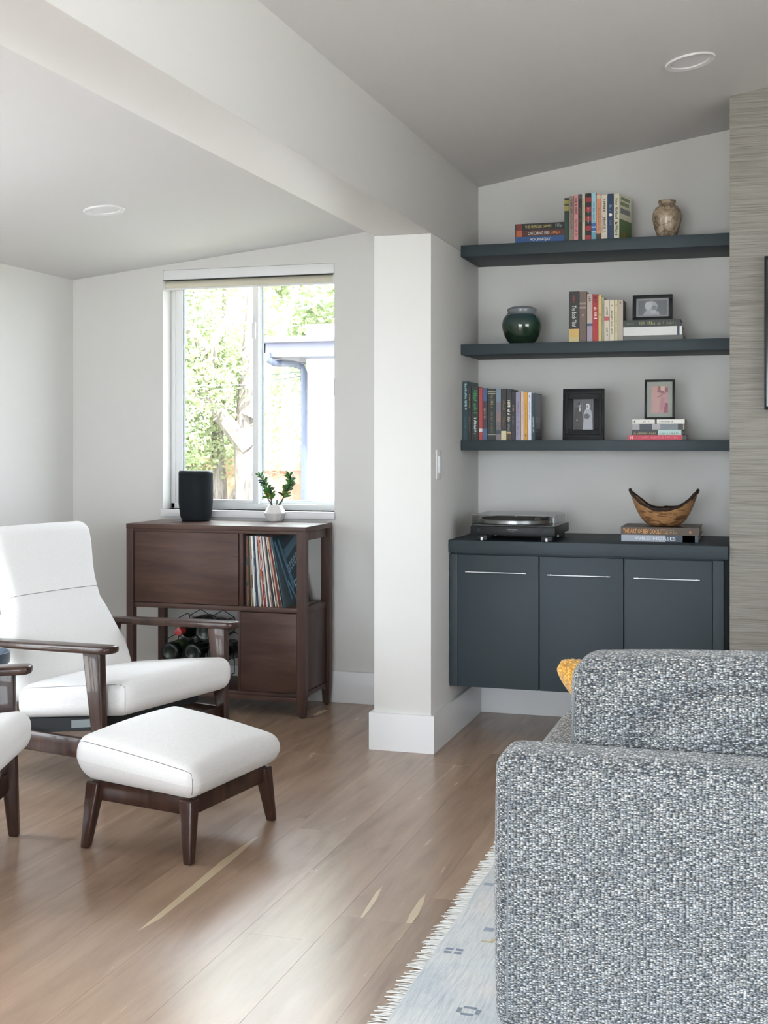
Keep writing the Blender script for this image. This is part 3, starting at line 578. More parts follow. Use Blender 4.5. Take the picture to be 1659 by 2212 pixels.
row([
 (999.5, 1010, 824, .20, (30, 62, 70), 'tallest dark teal book at the pillar end of the lowest shelf', dict(marks=[(.04, .46, .45, .4, (170, 200, 200)), (.6, .2, .3, .35, (60, 100, 104))], side=[(0, 1, 0, 1, (48, 66, 70))])),
 (1010.5, 1018, 835, .15, (26, 28, 28), 'thin black book with gold spine print beside the tall teal one', dict(marks=[(.14, .26, .4, .3, (150, 130, 70)), (.55, .3, .35, .3, (96, 88, 60))])),
 (1018.5, 1033.5, 836, .15, (16, 26, 22), 'black book with green and white lettering on the lowest shelf', dict(marks=[(.06, .44, .5, .28, (44, 140, 70)), (.58, .3, .34, .36, (214, 220, 214))])),
 (1034, 1042.3, 838, .14, (170, 56, 52), 'red paperback between the green-lettered and the blue books', dict(hard=False, bands=[(.16, .22, (220, 206, 200))])),
 (1042.6, 1052, 838.5, .14, (62, 88, 130), 'blue paperback with a dark plum middle', dict(hard=False, bands=[(.22, .75, (60, 40, 48))], marks=[(.38, .2, .35, .3, (200, 150, 120))])),
 (1053, 1071, 840, .15, (22, 34, 30), 'thick black-green book with fine gold title on the lowest shelf', dict(bands=[(.94, .955, (160, 160, 140)), (.9, .915, (160, 160, 140)), (.1, .115, (160, 160, 140))], marks=[(.12, .28, .35, .35, (130, 116, 76)), (.45, .18, .25, .38, (120, 108, 74)), (.66, .2, .3, .36, (84, 90, 70))])),
 (1071.6, 1082, 840, .14, (116, 134, 150), 'book with a hazy blue and mauve landscape spine', dict(hard=False, bands=[(.55, .75, (116, 112, 124)), (.36, .55, (128, 110, 108)), (.2, .36, (110, 100, 104)), (.12, .2, (58, 66, 78)), (0, .12, (124, 112, 120))])),
 (1082.3, 1094, 840, .15, (40, 36, 32), 'dark brown book with a cream foot on the lowest shelf', dict(bands=[(0, .18, (212, 200, 160))], marks=[(.22, .2, .4, .3, (120, 92, 54)), (.56, .2, .4, .3, (120, 78, 60))])),
 (1094.6, 1104, 840.5, .15, (36, 38, 42), 'dark book with a white script title on the lowest shelf', dict(bands=[(0, .12, (74, 52, 40)), (.13, .16, (190, 160, 110))], marks=[(.22, .42, .6, .2, (220, 214, 196)), (.68, .16, .5, .2, (120, 124, 130))])),
 (1104.4, 1113, 846, .14, (26, 26, 34), 'black book left of the lavender one', dict(marks=[(.28, .12, .35, .3, (180, 140, 110)), (.5, .2, .3, .3, (110, 110, 120))])),
 (1114, 1124, 847, .13, (148, 142, 166), 'lavender paperback on the lowest shelf', dict(hard=False, marks=[(.2, .3, .35, .3, (118, 112, 136)), (.6, .3, .4, .25, (120, 114, 138))])),
 (1125, 1131.5, 846, .13, (214, 192, 182), 'thin pale pink paperback left of the mustard one', dict(hard=False, marks=[(.2, .5, .3, .35, (160, 130, 120))])),
 (1132, 1139.4, 847, .13, (214, 156, 52), 'thin mustard yellow book on the lowest shelf', dict(hard=False, marks=[(.2, .56, .3, .35, (150, 104, 34)), (.88, .05, .5, .25, (90, 50, 20))])),
 (1139.8, 1147.8, 848, .13, (216, 216, 226), 'thin white paperback right of the mustard one', dict(hard=False, marks=[(.06, .06, .4, .3, (110, 110, 130)), (.2, .4, .35, .3, (150, 150, 170))])),
 (1148.2, 1155, 849.5, .125, (36, 66, 74), 'teal book with a grey photographic cover at the end of the lowest row', dict(rz=-.06, hard=False, marks=[(.5, .34, .4, .3, (170, 190, 196))],
   side=[(.02, .98, .02, .98, (120, 118, 134)), (.1, .9, .02, .36, (64, 66, 76)), (.2, .8, .24, .5, (206, 206, 212)), (.1, .85, .08, .14, (160, 160, 170)), (.1, .7, .16, .22, (160, 160, 170))])),
], 2, BY, 'books standing on the lowest shelf', 950)
zt2 = PY(1420, 906, BY).z - shelf_top[2]
st3 = stack([
 (1355.5, 1482, zt2 * .245, .16, (184, 44, 66), 'crimson book at the bottom of the stack on the lowest shelf', dict(marks=[(.05, .05, .6, .2, (230, 200, 206)), (.16, .7, .5, .25, (206, 90, 104))], bands=[(.0, .06, (40, 36, 40))])),
 (1365, 1474, zt2 * .25, .14, (30, 38, 40), 'dark book with pale green end lying on the crimson one', dict(bands=[(.02, .48, (170, 196, 190))], marks=[(.04, .44, .4, .1, (140, 124, 90)), (.55, .38, .35, .1, (110, 130, 126))])),
 (1366, 1478, zt2 * .29, .14, (156, 152, 152), 'grey paperback with dark label lying second from the stack top', dict(hard=False, bands=[(.62, .86, (40, 50, 58)), (.02, .12, (50, 46, 44)), (.12, .46, (112, 116, 124))])),
 (1366, 1479, zt2 * .215, .14, (214, 210, 204), 'white paperback under the small black frame with pink photo', dict(hard=False, marks=[(.03, .03, .6, .2, (60, 60, 60)), (.2, .16, .4, .3, (150, 146, 140)), (.52, .26, .35, .3, (140, 136, 132))], bands=[(.53, .57, (70, 70, 74))])),
], shelf_top[2] + .0003, BY, 'books lying on the lowest shelf')
# two large books under the wooden bowl
cb_ = PZ(1430, 1171, CZ1); BKY = cb_.y
zz = stack([
 (1342, 1508, .0265, .22, (150, 156, 168), 'silver and dark blue art book at the bottom under the wooden bowl', dict(bands=[(0, .42, (44, 58, 72)), (.04, .2, (170, 176, 182))], texts=[('WILD HORSES', .18, .53, .5, .25, (214, 218, 224))])),
 (1341, 1510, .0315, .235, (66, 48, 30), 'brown art book with gold title right under the wooden bowl', dict(texts=[('THE ART OF BEV DOOLITTLE', .03, .58, .56, .2, (224, 152, 62))], marks=[(.63, .07, .2, .55, (150, 120, 80)), (.63, .09, .2, .25, (150, 120, 80)), (.88, .02, .3, .3, (214, 140, 60))])),
], CZ1 + .0003, BKY, 'art books on the worktop')

# ------------------------------------------------------------------ picture frames
def picture(label, px0, px1, py0, py1, Y, z0, bar, depth, fm, build_art, lean=0.06, mat_col=None, mat_w=0.0, moulded=False):
    a, c = PY(px0, py1, Y), PY(px1, py0, Y); w, h = c.x - a.x, c.z - z0
    t = thing('picture_frame', label, 'picture frame', ((a.x + c.x) / 2, Y, z0 + .0008), group='framed photographs on the shelves'); t.rotation_euler = (-lean, 0, 0)
    hw = w / 2; f = MB()
    f.box(-hw, hw, 0, depth, 0, bar).box(-hw, hw, 0, depth, h - bar, h).box(-hw, -hw + bar, 0, depth, bar, h - bar).box(hw - bar, hw, 0, depth, bar, h - bar)
    f.build('frame', fm, t, bevel=0.0015)
    if moulded:
        i = bar * 0.2; s = MB(); q = bar * 0.32
        s.box(-hw + i, hw - i, -0.006, 0, i, i + q).box(-hw + i, hw - i, -0.006, 0, h - i - q, h - i).box(-hw + i, -hw + i + q, -0.006, 0, i + q, h - i - q).box(hw - i - q, hw - i, -0.006, 0, i + q, h - i - q); s.build('moulding', fm, t, bevel=0.002)
    MB().box(-hw + bar, hw - bar, depth * .5, depth * .5 + .004, bar, h - bar).build('mount', flat(mat_col or (90, 92, 94), 0.8), t)
    iw, ih = hw - bar - mat_w, h - 2 * bar - 2 * mat_w
    build_art(t, iw, ih, bar + mat_w, depth * .5)
    MB().box(-hw + bar + .0003, hw - bar - .0003, depth * .5 - .006, depth * .5 - .0045, bar + .0003, h - bar - .0003).build('glazing', picture_glass, t)
    st = MB(); st.add([(-.02, depth, h * .7), (.02, depth, h * .7), (.02, depth + .045, 0.004), (-.02, depth + .045, 0.004), (-.02, depth - .003, h * .7), (.02, depth - .003, h * .7), (.02, depth + .040, 0.004), (-.02, depth + .040, 0.004)], [(0, 1, 2, 3), (7, 6, 5, 4), (0, 4, 5, 1), (2, 6, 7, 3), (1, 5, 6, 2), (3, 7, 4, 0)]); st.build('easel_back', black_matte, t)
    return t
def shape(t, name, pts, col, y): me = bpy.data.meshes.new(name); me.from_pydata([(p[0], y, p[1]) for p in pts], [], [tuple(range(len(pts)))]); return put(name, me, flat(col, 0.6), t)
def ell(cx_, cz_, rx, rz, n=18): return [(cx_ + rx * math.cos(2 * PI * k / n), cz_ + rz * math.sin(2 * PI * k / n)) for k in range(n)]
def art_couple(t, hw, h, z0, y):
    q = lambda u, v: (-hw + 2 * hw * u, z0 + h * v)
    ph = shape(t, 'photo', [q(0, 0), q(1, 0), q(1, 1), q(0, 1)], (78, 80, 86), y - .0004)
    for k in range(6): shape(ph, 'print', [q(.42 + k * .1, .35), q(.45 + k * .1, .35), q(.45 + k * .1, 1), q(.42 + k * .1, 1)], (104, 106, 112), y - .0007)
    E2 = lambda u, v, a, c_: [(p[0], p[1]) for p in ell(q(u, v)[0], q(u, v)[1], a * hw * 2, c_ * h)]
    shape(ph, 'print', [q(.02, 0), q(.46, 0), q(.44, .45), q(.40, .68), q(.3, .73), q(.1, .7), q(.03, .5)], (40, 42, 48), y - .0010)
    shape(ph, 'print', [q(.27, .62), q(.33, .58), q(.36, .70), q(.3, .74)], (210, 210, 214), y - .0013)
    shape(ph, 'print', E2(.31, .81, .07, .075), (176, 176, 180), y - .0013); shape(ph, 'print', E2(.27, .85, .075, .05), (44, 44, 48), y - .0016)
    shape(ph, 'print', [q(.46, 0), q(.95, 0), q(.92, .4), q(.88, .62), q(.78, .7), q(.62, .7), q(.5, .55), q(.5, .3)], (172, 174, 184), y - .0012)
    shape(ph, 'print', E2(.71, .76, .085, .1), (226, 226, 230), y - .0015); shape(ph, 'print', E2(.70, .755, .055, .06), (150, 150, 156), y - .0018)
    shape(ph, 'print', E2(.66, .44, .14, .09), (92, 94, 102), y - .0018); shape(ph, 'print', E2(.18, .31, .04, .03), (150, 150, 154), y - .0014)
def art_portrait(t, hw, h, z0, y):
    q = lambda u, v: (-hw + 2 * hw * u, z0 + h * v)
    ph = shape(t, 'photo', [q(0, 0), q(1, 0), q(1, 1), q(0, 1)], (112, 116, 122), y - .0004)
    E2 = lambda u, v, a, c_: ell(q(u, v)[0], q(u, v)[1], a * hw * 2, c_ * h)
    shape(ph, 'print', [q(.16, 0), q(.75, 0), q(.72, .25), q(.5, .3), q(.26, .3)], (170, 172, 176), y - .0007)
    shape(ph, 'print', E2(.46, .58, .22, .38), (176, 178, 182), y - .0010); shape(ph, 'print', E2(.36, .66, .13, .27), (196, 198, 202), y - .0013)
    shape(ph, 'print', E2(.56, .5, .10, .16), (136, 138, 142), y - .0013); shape(ph, 'print', E2(.54, .22, .11, .1), (190, 192, 194), y - .0016)
def art_pink(t, hw, h, z0, y):
    q = lambda u, v: (-hw + 2 * hw * u, z0 + h * v)
    ph = shape(t, 'photo', [q(0, 0), q(1, 0), q(1, 1), q(0, 1)], (188, 146, 146), y - .0004)
    for pts, c_ in (([(0, .0), (.45, 0), (.5, .5), (.4, 1), (0, 1)], (196, 156, 152)), ([(.35, .78), (.72, .72), (.78, .84), (.5, 1), (.4, 1)], (146, 90, 108)), ([(.8, .8), (1, .76), (1, .95), (.85, .95)], (150, 92, 112)),
                    ([(.55, .85), (.78, .82), (.8, 1), (.55, 1)], (206, 180, 150)), ([(.74, 0), (1, 0), (1, .36), (.82, .38)], (150, 78, 104)), ([(.5, .1), (.72, .1), (.8, .55), (.6, .6)], (176, 130, 136)), ([(.35, .55), (.95, .78), (.95, .82), (.36, .6)], (150, 108, 112))):
        y -= .0003; shape(ph, 'print', [q(*p) for p in pts], c_, y - .0004)
picture('wide black picture frame with a wedding couple photograph', 1215, 1304, 839, 949, BY + .012, shelf_top[2], .043, .022, black_frame, art_couple, moulded=True)
picture('small black frame with silvery portrait photo on the dark green book', 1366, 1452, 634.5, 690, BY + .03, st2, .0145, .016, black_frame, art_portrait, lean=.1, mat_col=(150, 154, 156), mat_w=.008)
picture('thin black frame with a faded pink photograph on stacked books', 1392, 1457, 819, 905, BY + .03, st3, .009, .014, black_frame, art_pink, lean=.08, mat_col=(156, 160, 152), mat_w=.018)

# ------------------------------------------------------------------ vase, jar
def marble():
    m = mat('brown_marble', (0.4, 0.34, 0.27), 0.25); v = coords(m, (16, 16, 16)); f = noise(m, v, 1.0, 6, 0.6, 1.2); vo = N(m, 'ShaderNodeTexVoronoi', feature='DISTANCE_TO_EDGE'); vo.inputs['Scale'].default_value = 1.0
    nz = noise(m, v, 1.5, 3); dv = N(m, 'ShaderNodeVectorMath', operation='MULTIPLY_ADD'); dv.inputs[1].default_value = (1.3, 1.3, 1.3); nc = N(m, 'ShaderNodeTexNoise'); nc.inputs['Scale'].default_value = 1.1; L(m, v, nc.inputs['Vector']); L(m, nc.outputs['Color'], dv.inputs[0]); L(m, v, dv.inputs[2]); L(m, dv.outputs[0], vo.inputs['Vector'])
    col = ramp(m, f, [(0.3, srgb(104, 86, 70)), (0.5, srgb(158, 140, 118)), (0.72, srgb(192, 178, 158))]); col = mix(m, 1.0, col, ramp(m, vo.outputs['Distance'], [(0.0, (0.55, 0.48, 0.42)), (0.05, (1, 1, 1))]), 'MULTIPLY')
    L(m, col, BS(m).inputs['Base Color']); return m
VY = SY + 0.13
a, c = PY(1409, 480, VY), PY(1473, 480, VY); vr = (c.x - a.x) / 2; vh = PY(1441, 434, VY).z - shelf_top[0]
t = thing('stone_vase', 'mottled brown marble vase on the topmost shelf', 'vase', ((a.x + c.x) / 2, VY, shelf_top[0] + .0003))
prof = [(.52, 0), (.56, .01), (.70, .15), (.88, .34), (.98, .52), (.99, .62), (.93, .74), (.76, .83), (.56, .88), (.52, .90)]
MB().lathe([(r * vr, z * vh) for r, z in prof], 40).build('body', marble(), t, smooth=True, angle=1.2)
MB().lathe([(r * vr, z * vh) for r, z in [(.52, .895), (.56, .93), (.60, .975), (.58, 1.0), (.48, 1.0), (.45, .93)]], 40).build('rim', MATS['brown_marble'], t, smooth=True, angle=1.2)
JY = SY + 0.11
a, c = PY(1085, 705, JY), PY(1170, 705, JY); jr = (c.x - a.x) / 2; jh = PY(1127, 664, JY).z - shelf_top[1]
t = thing('ceramic_jar', 'round dark green glazed jar with a grey rim on the middle shelf', 'jar', ((a.x + c.x) / 2, JY, shelf_top[1] + .0003))
gl = mat('green_glaze', (0.01, 0.03, 0.02), 0.12, coat=0.6); v = coords(gl, (1, 1, 1)); sp = N(gl, 'ShaderNodeSeparateXYZ'); L(gl, v, sp.inputs[0]); mr = N(gl, 'ShaderNodeMapRange'); mr.inputs['From Max'].default_value = jh; L(gl, sp.outputs[2], mr.inputs[0])
L(gl, ramp(gl, mr.outputs[0], [(0.0, srgb(30, 44, 34)), (0.45, srgb(38, 60, 44)), (0.72, srgb(40, 62, 66)), (0.80, srgb(60, 80, 88))]), BS(gl).inputs['Base Color'])
MB().lathe([(r * jr, z * jh) for r, z in [(.50, 0), (.55, .01), (.72, .1), (.88, .24), (.98, .42), (1.0, .53), (.96, .66), (.86, .76), (.78, .80)]], 44).build('body', gl, t, smooth=True, angle=1.2)
MB().lathe([(r * jr, z * jh) for r, z in [(.79, .795), (.72, .84), (.70, .88), (.74, .92), (.73, .95), (.60, .985), (.55, 1.0), (.5, .97)]], 44).build('rim', mat('grey_glaze', srgb(120, 126, 130), 0.2), t, smooth=True, angle=1.2)

# ------------------------------------------------------------------ turntable
ft = PZ(1110, 1170, CZ1); TY = ft.y
a, c = PY(1016, 1150, TY), PY(1199, 1150, TY); tw = c.x - a.x; td = 0.345
t = thing('turntable', 'black turntable under a clear dust cover on the dark worktop', 'turntable', ((a.x + c.x) / 2, TY, CZ1 + .0003)); hw = tw / 2
zb, zp = 0.024, 0.060
MB().box(-hw, hw, 0, td, zb, zp).build('plinth', black_pl, t, bevel=0.003)
for x0, y0 in ((-hw + .02, .02), (hw - .06, .02), (-hw + .02, td - .06), (hw - .06, td - .06)):
    fo = MB().box(x0, x0 + .045, y0, y0 + .045, 0, zb).build('foot', black_pl, t, bevel=0.003)
    MB().lathe([(.007, .001), (.007, .014)], 16, (x0 + .022, y0 + .002, 0)).build('foot_ring', steel, fo)
MB().box(-hw + .012, hw - .012, .012, td - .03, zp, zp + .004).build('deck', mat('dark_grey_deck', (0.05, 0.052, 0.055), 0.4), t)
pl = MB().lathe([(.142, 0), (.146, .003), (.146, .016), (.142, .019)], 56, (-.02, .165, zp + .004)).build('platter', mat('polished_aluminium', (0.45, 0.45, 0.46), 0.3, 1.0), t, smooth=True)
MB().lathe([(.138, .0185), (.138, .0225)], 56, (-.02, .165, zp + .004)).build('slip_mat', black_matte, pl); MB().lathe([(.003, .02), (.003, .031)], 10, (-.02, .165, zp + .004)).build('spindle', steel, pl)
ar = MB().lathe([(.022, 0), (.022, .02), (.014, .03)], 20, (hw - .05, td - .10, zp + .004)).build('tonearm_base', mat('silver_plastic', (0.45, 0.46, 0.47), 0.35), t)
MB().tube([(hw - .05, td - .08, zp + .036), (hw - .05, .14, zp + .034), (hw - .075, .07, zp + .030)], .0045, 10).build('tonearm', steel, ar); MB().box(hw - .09, hw - .066, .045, .075, zp + .022, zp + .034).build('headshell', black_pl, ar)
dc = MB(); z0, z1, q = zp + .001, zp + .044, .0025; x0, x1 = -hw + .006, hw - .004
dc.box(x0, x1, .004, td - .02, z1 - q, z1).box(x0, x1, .004, .004 + q, z0, z1 - q).box(x0, x0 + q, .004 + q, td - .02, z0, z1 - q).box(x1 - q, x1, .004 + q, td - .02, z0, z1 - q).box(x0, x1, td - .02, td - .02 + q, z0, z1)
dcv = dc.build('dust_cover', acrylic, t)
ed = MB(); ed.tube([(x0, .004, z1), (x1, .004, z1)], .0009, 6); ed.tube([(x1, .004, z0), (x1, .004, z1)], .0008, 6).tube([(x0, .004, z0), (x0, .004, z1)], .0008, 6); ed.build('cover_edge', mat('acrylic_edge', (0.25, 0.26, 0.27), 0.2), dcv)
for x_ in (-hw + .035, hw - .075, hw - .052): MB().lathe([(.007, 0), (.007, .003)], 14).build('button', black_matte, t, loc=(x_, 0, .044), rot=(PI / 2, 0, 0))
lettering('maker_name', 'audio-technica', flat((190, 194, 194), 0.4), t, (-.022, -.0005, .045), (1, 0, 0), (0, 0, 1), .044, .0055)
scribble('model_print', flat((110, 114, 116), 0.4), t, (-.012, -.0005, .039), (1, 0, 0), (0, 0, 1), .02, .002, brng)

# ------------------------------------------------------------------ natural-edge wooden bowl
def bowl_wood():
    m = mat('bowl_wood', (0.3, 0.18, 0.1), 0.35); v = coords(m, (7, 7, 26)); f = noise(m, v, 1.6, 6, 0.6, 1.6)
    L(m, ramp(m, f, [(0.30, srgb(58, 38, 26)), (0.42, srgb(112, 78, 50)), (0.52, srgb(172, 130, 88)), (0.62, srgb(150, 108, 70)), (0.72, srgb(84, 54, 36))]), BS(m).inputs['Base Color']); return m
bc = PY(1434, 1140, BKY + .10); bl = (PY(1509, 1090, BKY + .1).x - PY(1360, 1090, BKY + .1).x) / 2
t = thing('wooden_bowl', 'crescent-shaped natural edge wooden bowl on two art books', 'bowl', (bc.x, BKY + .10, zz + .0004))
n, ms = 64, 14; rb = random.Random(2); wob = [rb.uniform(-1, 1) for _ in range(n)]; wob = [(wob[k] + wob[k - 1] + wob[(k + 1) % n]) / 3 for k in range(n)]
def bowl_pt(k, s, off=0.0):
    ph = 2 * PI * k / n; cx_, sy_ = math.cos(ph), math.sin(ph); hz = 0.064 + 0.075 * abs(cx_) ** 2.4 + 0.004 * wob[k]
    g = s ** 0.62; R = (0.034 + (bl - 0.034) * g - off, 0.030 + (0.092 - 0.030) * g - off); return (R[0] * cx_, R[1] * sy_, hz * s ** 1.55 + off * 0.9)
mb = MB(); vs = []
for i in range(ms + 1):
    for k in range(n): vs.append(bowl_pt(k, i / ms))
for i in range(ms, -1, -1):
    for k in range(n): vs.append(bowl_pt(k, max(i / ms, .0), .006) if i < ms else bowl_pt(k, 1, .005))
fs = []
R_ = 2 * (ms + 1)
for i in range(R_ - 1):
    for k in range(n): fs.append((i * n + k, i * n + (k + 1) % n, (i + 1) * n + (k + 1) % n, (i + 1) * n + k))
fs += [tuple(range(n))[::-1], tuple((R_ - 1) * n + k for k in range(n))]
mb.add(vs, fs).build('body', bowl_wood(), t, smooth=True, angle=1.0)
barkm = mat('dark_bark', srgb(44, 32, 26), 0.9)
MB().tube([Vector(bowl_pt(k, 1.0, .0025)) + Vector((0, 0, .0015 + .0012 * wob[(k * 7) % n])) for k in range(n)], [.0058 + .0022 * wob[(k * 5) % n] for k in range(n)], 8, closed=True).build('bark_rim', barkm, t, smooth=True)

# ------------------------------------------------------------------ record cabinet
X0, X1, R0, R1 = -2.838, -1.968, 5.18, 5.522
t = thing('record_cabinet', 'walnut record cabinet with sliding door and open bays under the window', 'cabinet', ((X0 + X1) / 2, R0, 0)); mx_ = (X0 + X1) / 2
def rc(name, m, x0, x1, y0, y1, z0, z1, par=None, bev=0.0015): return MB().box(x0 - mx_, x1 - mx_, y0 - R0, y1 - R0, z0, z1).build(name, m, par or t, bevel=bev)
rc('top', walnut_x, X0, X1, R0 - .004, R1 + .003, .813, .834)
for xa_, xb_ in ((X0, X0 + .034), (X1 - .042, X1)):
    for ya_, yb_ in ((R0, R0 + .034), (R1 - .034, R1)):
        p = MB(); xm, ym = (xa_ + xb_) / 2 - mx_, (ya_ + yb_) / 2 - R0; hx_, hy_ = (xb_ - xa_) / 2, (yb_ - ya_) / 2
        p.hexa([(xm + sx * hx_ * .72, ym + sy * hy_ * .72, .006) for sx, sy in ((-1, -1), (1, -1), (1, 1), (-1, 1))], [(xm + sx * hx_, ym + sy * hy_, .12) for sx, sy in ((-1, -1), (1, -1), (1, 1), (-1, 1))])
        p.box(xm - hx_, xm + hx_, ym - hy_, ym + hy_, .12, .813); po = p.build('post', walnut_z, t)
        MB().lathe([(.009, 0), (.009, .007)], 14, (xm, ym, 0)).build('glide', black_matte, po)
a0, a1, i0, i1 = X0 + .034, X1 - .042, R0 + .008, R1 - .008
rc('middle_shelf', walnut_x, a0, a1, i0, i1, .456, .478); rc('bottom_shelf', walnut_x, a0, a1, i0, i1, .088, .104)
rc('front_rail', walnut_x, a0, a1, R0 + .004, R0 + .022, .068, .0878); rc('top_rail', walnut_x, a0, a1, R0 + .002, R0 + .016, .800, .8128)
rc('divider', walnut_z, -2.285, -2.268, i0, i1, .478, .8128)
d = rc('sliding_door', walnut_x, a0 + .003, -2.288, R0 + .004, R0 + .020, .4805, .7995)
rc('back_panel', walnut_x, a0, -2.285, i1 - .012, i1, .478, .8128)
rc('box_side', walnut_z, X0 + .012, X0 + .026, R0 + .034, R1 - .034, .456, .8128)
rc('lower_divider', walnut_z, -2.292, -2.279, i0, i1, .104, .456)
rc('door', walnut_x, -2.277, a1 - .003, R0 + .004, R0 + .020, .1065, .4535)
rc('back_panel', walnut_x, -2.279, a1, i1 - .012, i1, .104, .456)
rc('side_panel', walnut_z, X1 - .030, X1 - .016, R0 + .034, R1 - .034, .108, .456)
rc('side_rail', walnut_z, X1 - .034, X1 - .012, R0 + .034, R1 - .034, .772, .8128); rc('side_rail', walnut_z, X1 - .034, X1 - .012, R0 + .034, R1 - .034, .448, .478)
p = MB(); zs = [(0, .070), (.25, .088), (.75, .088), (1, .070)]; Yq = lambda f_: .034 + f_ * (R1 - R0 - .068)
p.prism([(X1 - .030 - mx_, Yq(0), .106), (X1 - .030 - mx_, Yq(1), .106)] + [(X1 - .030 - mx_, Yq(f_), z) for f_, z in zs[::-1]], (.016, 0, 0)); p.build('side_rail', walnut_z, t)
rc('side_rail', walnut_z, X0 + .010, X0 + .026, R0 + .034, R1 - .034, .07, .104)

# records: spines fanning to a lean
cols = [((30, 34, 36), 'black'), ((52, 64, 60), 'dark green'), ((70, 66, 50), 'olive'), ((26, 28, 32), 'black'), ((160, 140, 90), 'tan'), ((110, 60, 50), 'rust'), ((222, 222, 220), 'white'), ((54, 74, 92), 'slate blue'), ((40, 54, 74), 'navy'), ((212, 214, 214), 'off-white'),
        ((200, 202, 200), 'pale grey'), ((36, 46, 46), 'charcoal'), ((186, 104, 76), 'orange'), ((128, 40, 44), 'dark red'), ((196, 190, 186), 'light grey'), ((60, 44, 66), 'plum'), ((214, 206, 196), 'cream'), ((150, 120, 110), 'dusty pink'), ((48, 48, 52), 'charcoal'), ((200, 190, 180), 'beige'), ((72, 50, 44), 'brown'), ((190, 150, 130), 'peach'), ((120, 30, 34), 'crimson'), ((70, 96, 88), 'sage green')]
nrec = len(cols); xs0, xs1 = -2.262, -2.083; seen = {}
th_ = [random.Random(k + 40).uniform(.0045, .0085) for k in range(nrec)]; sc_ = (xs1 - xs0 - .312 * math.tan(math.radians(10.5))) / sum(th_); xcur = xs0; rr_ = random.Random(77); tp_ = 0.0
for k, (c_, nm) in enumerate(cols):
    ti = math.radians(10.5) * (k / (nrec - 1)) ** 1.1; w = th_[k] * sc_; xcur += .314 * (math.tan(ti) - math.tan(tp_)); tp_ = ti; seen[nm] = seen.get(nm, 0) + 1
    lab = nm + ' spined record sleeve in the walnut cabinet' + ('' if [q[1] for q in cols].count(nm) == 1 else ', beside the ' + cols[k - 1 if k else 1][1] + ' one')
    o = put('record_sleeve', None, loc=(xcur + w, R0 + .018 + rr_.uniform(0, .006), .4785), rot=(0, -ti, 0)); tag(o, lab, 'record', 'records in the walnut cabinet')
    MB().box(-w / math.cos(ti) * .96, 0, 0, .312, 0, .312).build('jacket', flat(c_, .5), o)
    if rr_.random() < .7:
        s_ = rr_.choice([(210, 206, 200), (40, 36, 36), (170, 90, 60), (90, 110, 130), (230, 228, 224)])
        mb = MB(); z_ = rr_.uniform(.0, .05)
        while z_ < .30:
            l_ = rr_.uniform(.01, .09); mb.add([(-w * .75, -.0004, z_), (-w * .4, -.0004, z_), (-w * .4, -.0004, min(z_ + l_, .31)), (-w * .75, -.0004, min(z_ + l_, .31))], [(0, 1, 2, 3)]); z_ += l_ + rr_.uniform(.01, .06)
        mb.build('spine_print', flat(s_, .5), o)['kind'] = 'stuff'
    xcur += w
# the outermost sleeve shows its blue front
w = .006; o = put('record_sleeve', None, loc=(xcur + w + .006, R0 + .016, .4785), rot=(0, -math.radians(11.2), 0)); tag(o, 'teal record sleeve with light blue diagonal strokes facing the open bay', 'record', 'records in the walnut cabinet')
jk = MB().box(-w, 0, 0, .312, 0, .312).build('jacket', flat((34, 62, 74), .4), o)
def on_cover(pts, c_, e=.0004): me = bpy.data.meshes.new('cover_print'); me.from_pydata([(e, p[0] * .312, p[1] * .312) for p in pts], [], [tuple(range(len(pts)))]); return put('cover_print', me, flat(c_, .4), jk)
for pts, c_ in (([(.03, .92), (.09, .95), (.34, .1), (.30, .08)], (84, 128, 158)), ([(.16, .95), (.22, .97), (.52, .3), (.42, .2), (.40, .3)], (84, 128, 158)), ([(.26, .35), (.31, .37), (.55, .02), (.50, .02)], (96, 142, 170)), ([(.34, .8), (.95, 1), (.98, .9), (.36, .66)], (92, 132, 156)), ([(.40, .56), (.75, .74), (.75, .66), (.40, .48)], (54, 88, 112))): on_cover(pts, c_)
lettering('cover_title', 'atter', flat((150, 186, 206), .4), jk, (.0008, .12, .14), (0, .93, .37), (0, -.37, .93), .15, .045); lettering('cover_title', 'ELT', flat((190, 210, 216), .4), jk, (.0008, .17, .055), (0, .95, .31), (0, -.31, .95), .10, .05)

# wine rack and bottles in the lower bay
wire = mat('black_wire', (0.01, 0.01, 0.012), 0.4, 0.6); bot_m = mat('dark_bottle_glass', (0.005, 0.010, 0.008), 0.22, spec=0.35)
t = thing('wine_rack', 'black hexagonal wire wine rack in the open bay of the walnut cabinet', 'wine rack', (-2.525, R0 + .17, .1045))
cells = [(-.057, .062), (.057, .062), (0, .160), (-.114, .160), (.114, .160), (-.057, .258), (.057, .258)]; hexr = .066
for (hx_, hz_) in cells:
    for y_ in (-.07, .07): MB().tube([(hx_ + hexr * math.sin(k * PI / 3), y_, hz_ + hexr * .93 * math.cos(k * PI / 3)) for k in range(6)], .0022, 6, closed=True).build('wire_hexagon', wire, t)
    if hz_ > .2 or abs(hx_) > .1: MB().tube([(hx_ + hexr * .866, -.07, hz_ + hexr * .46), (hx_ + hexr * .866, .07, hz_ + hexr * .46)], .0022, 6).build('cross_wire', wire, t)
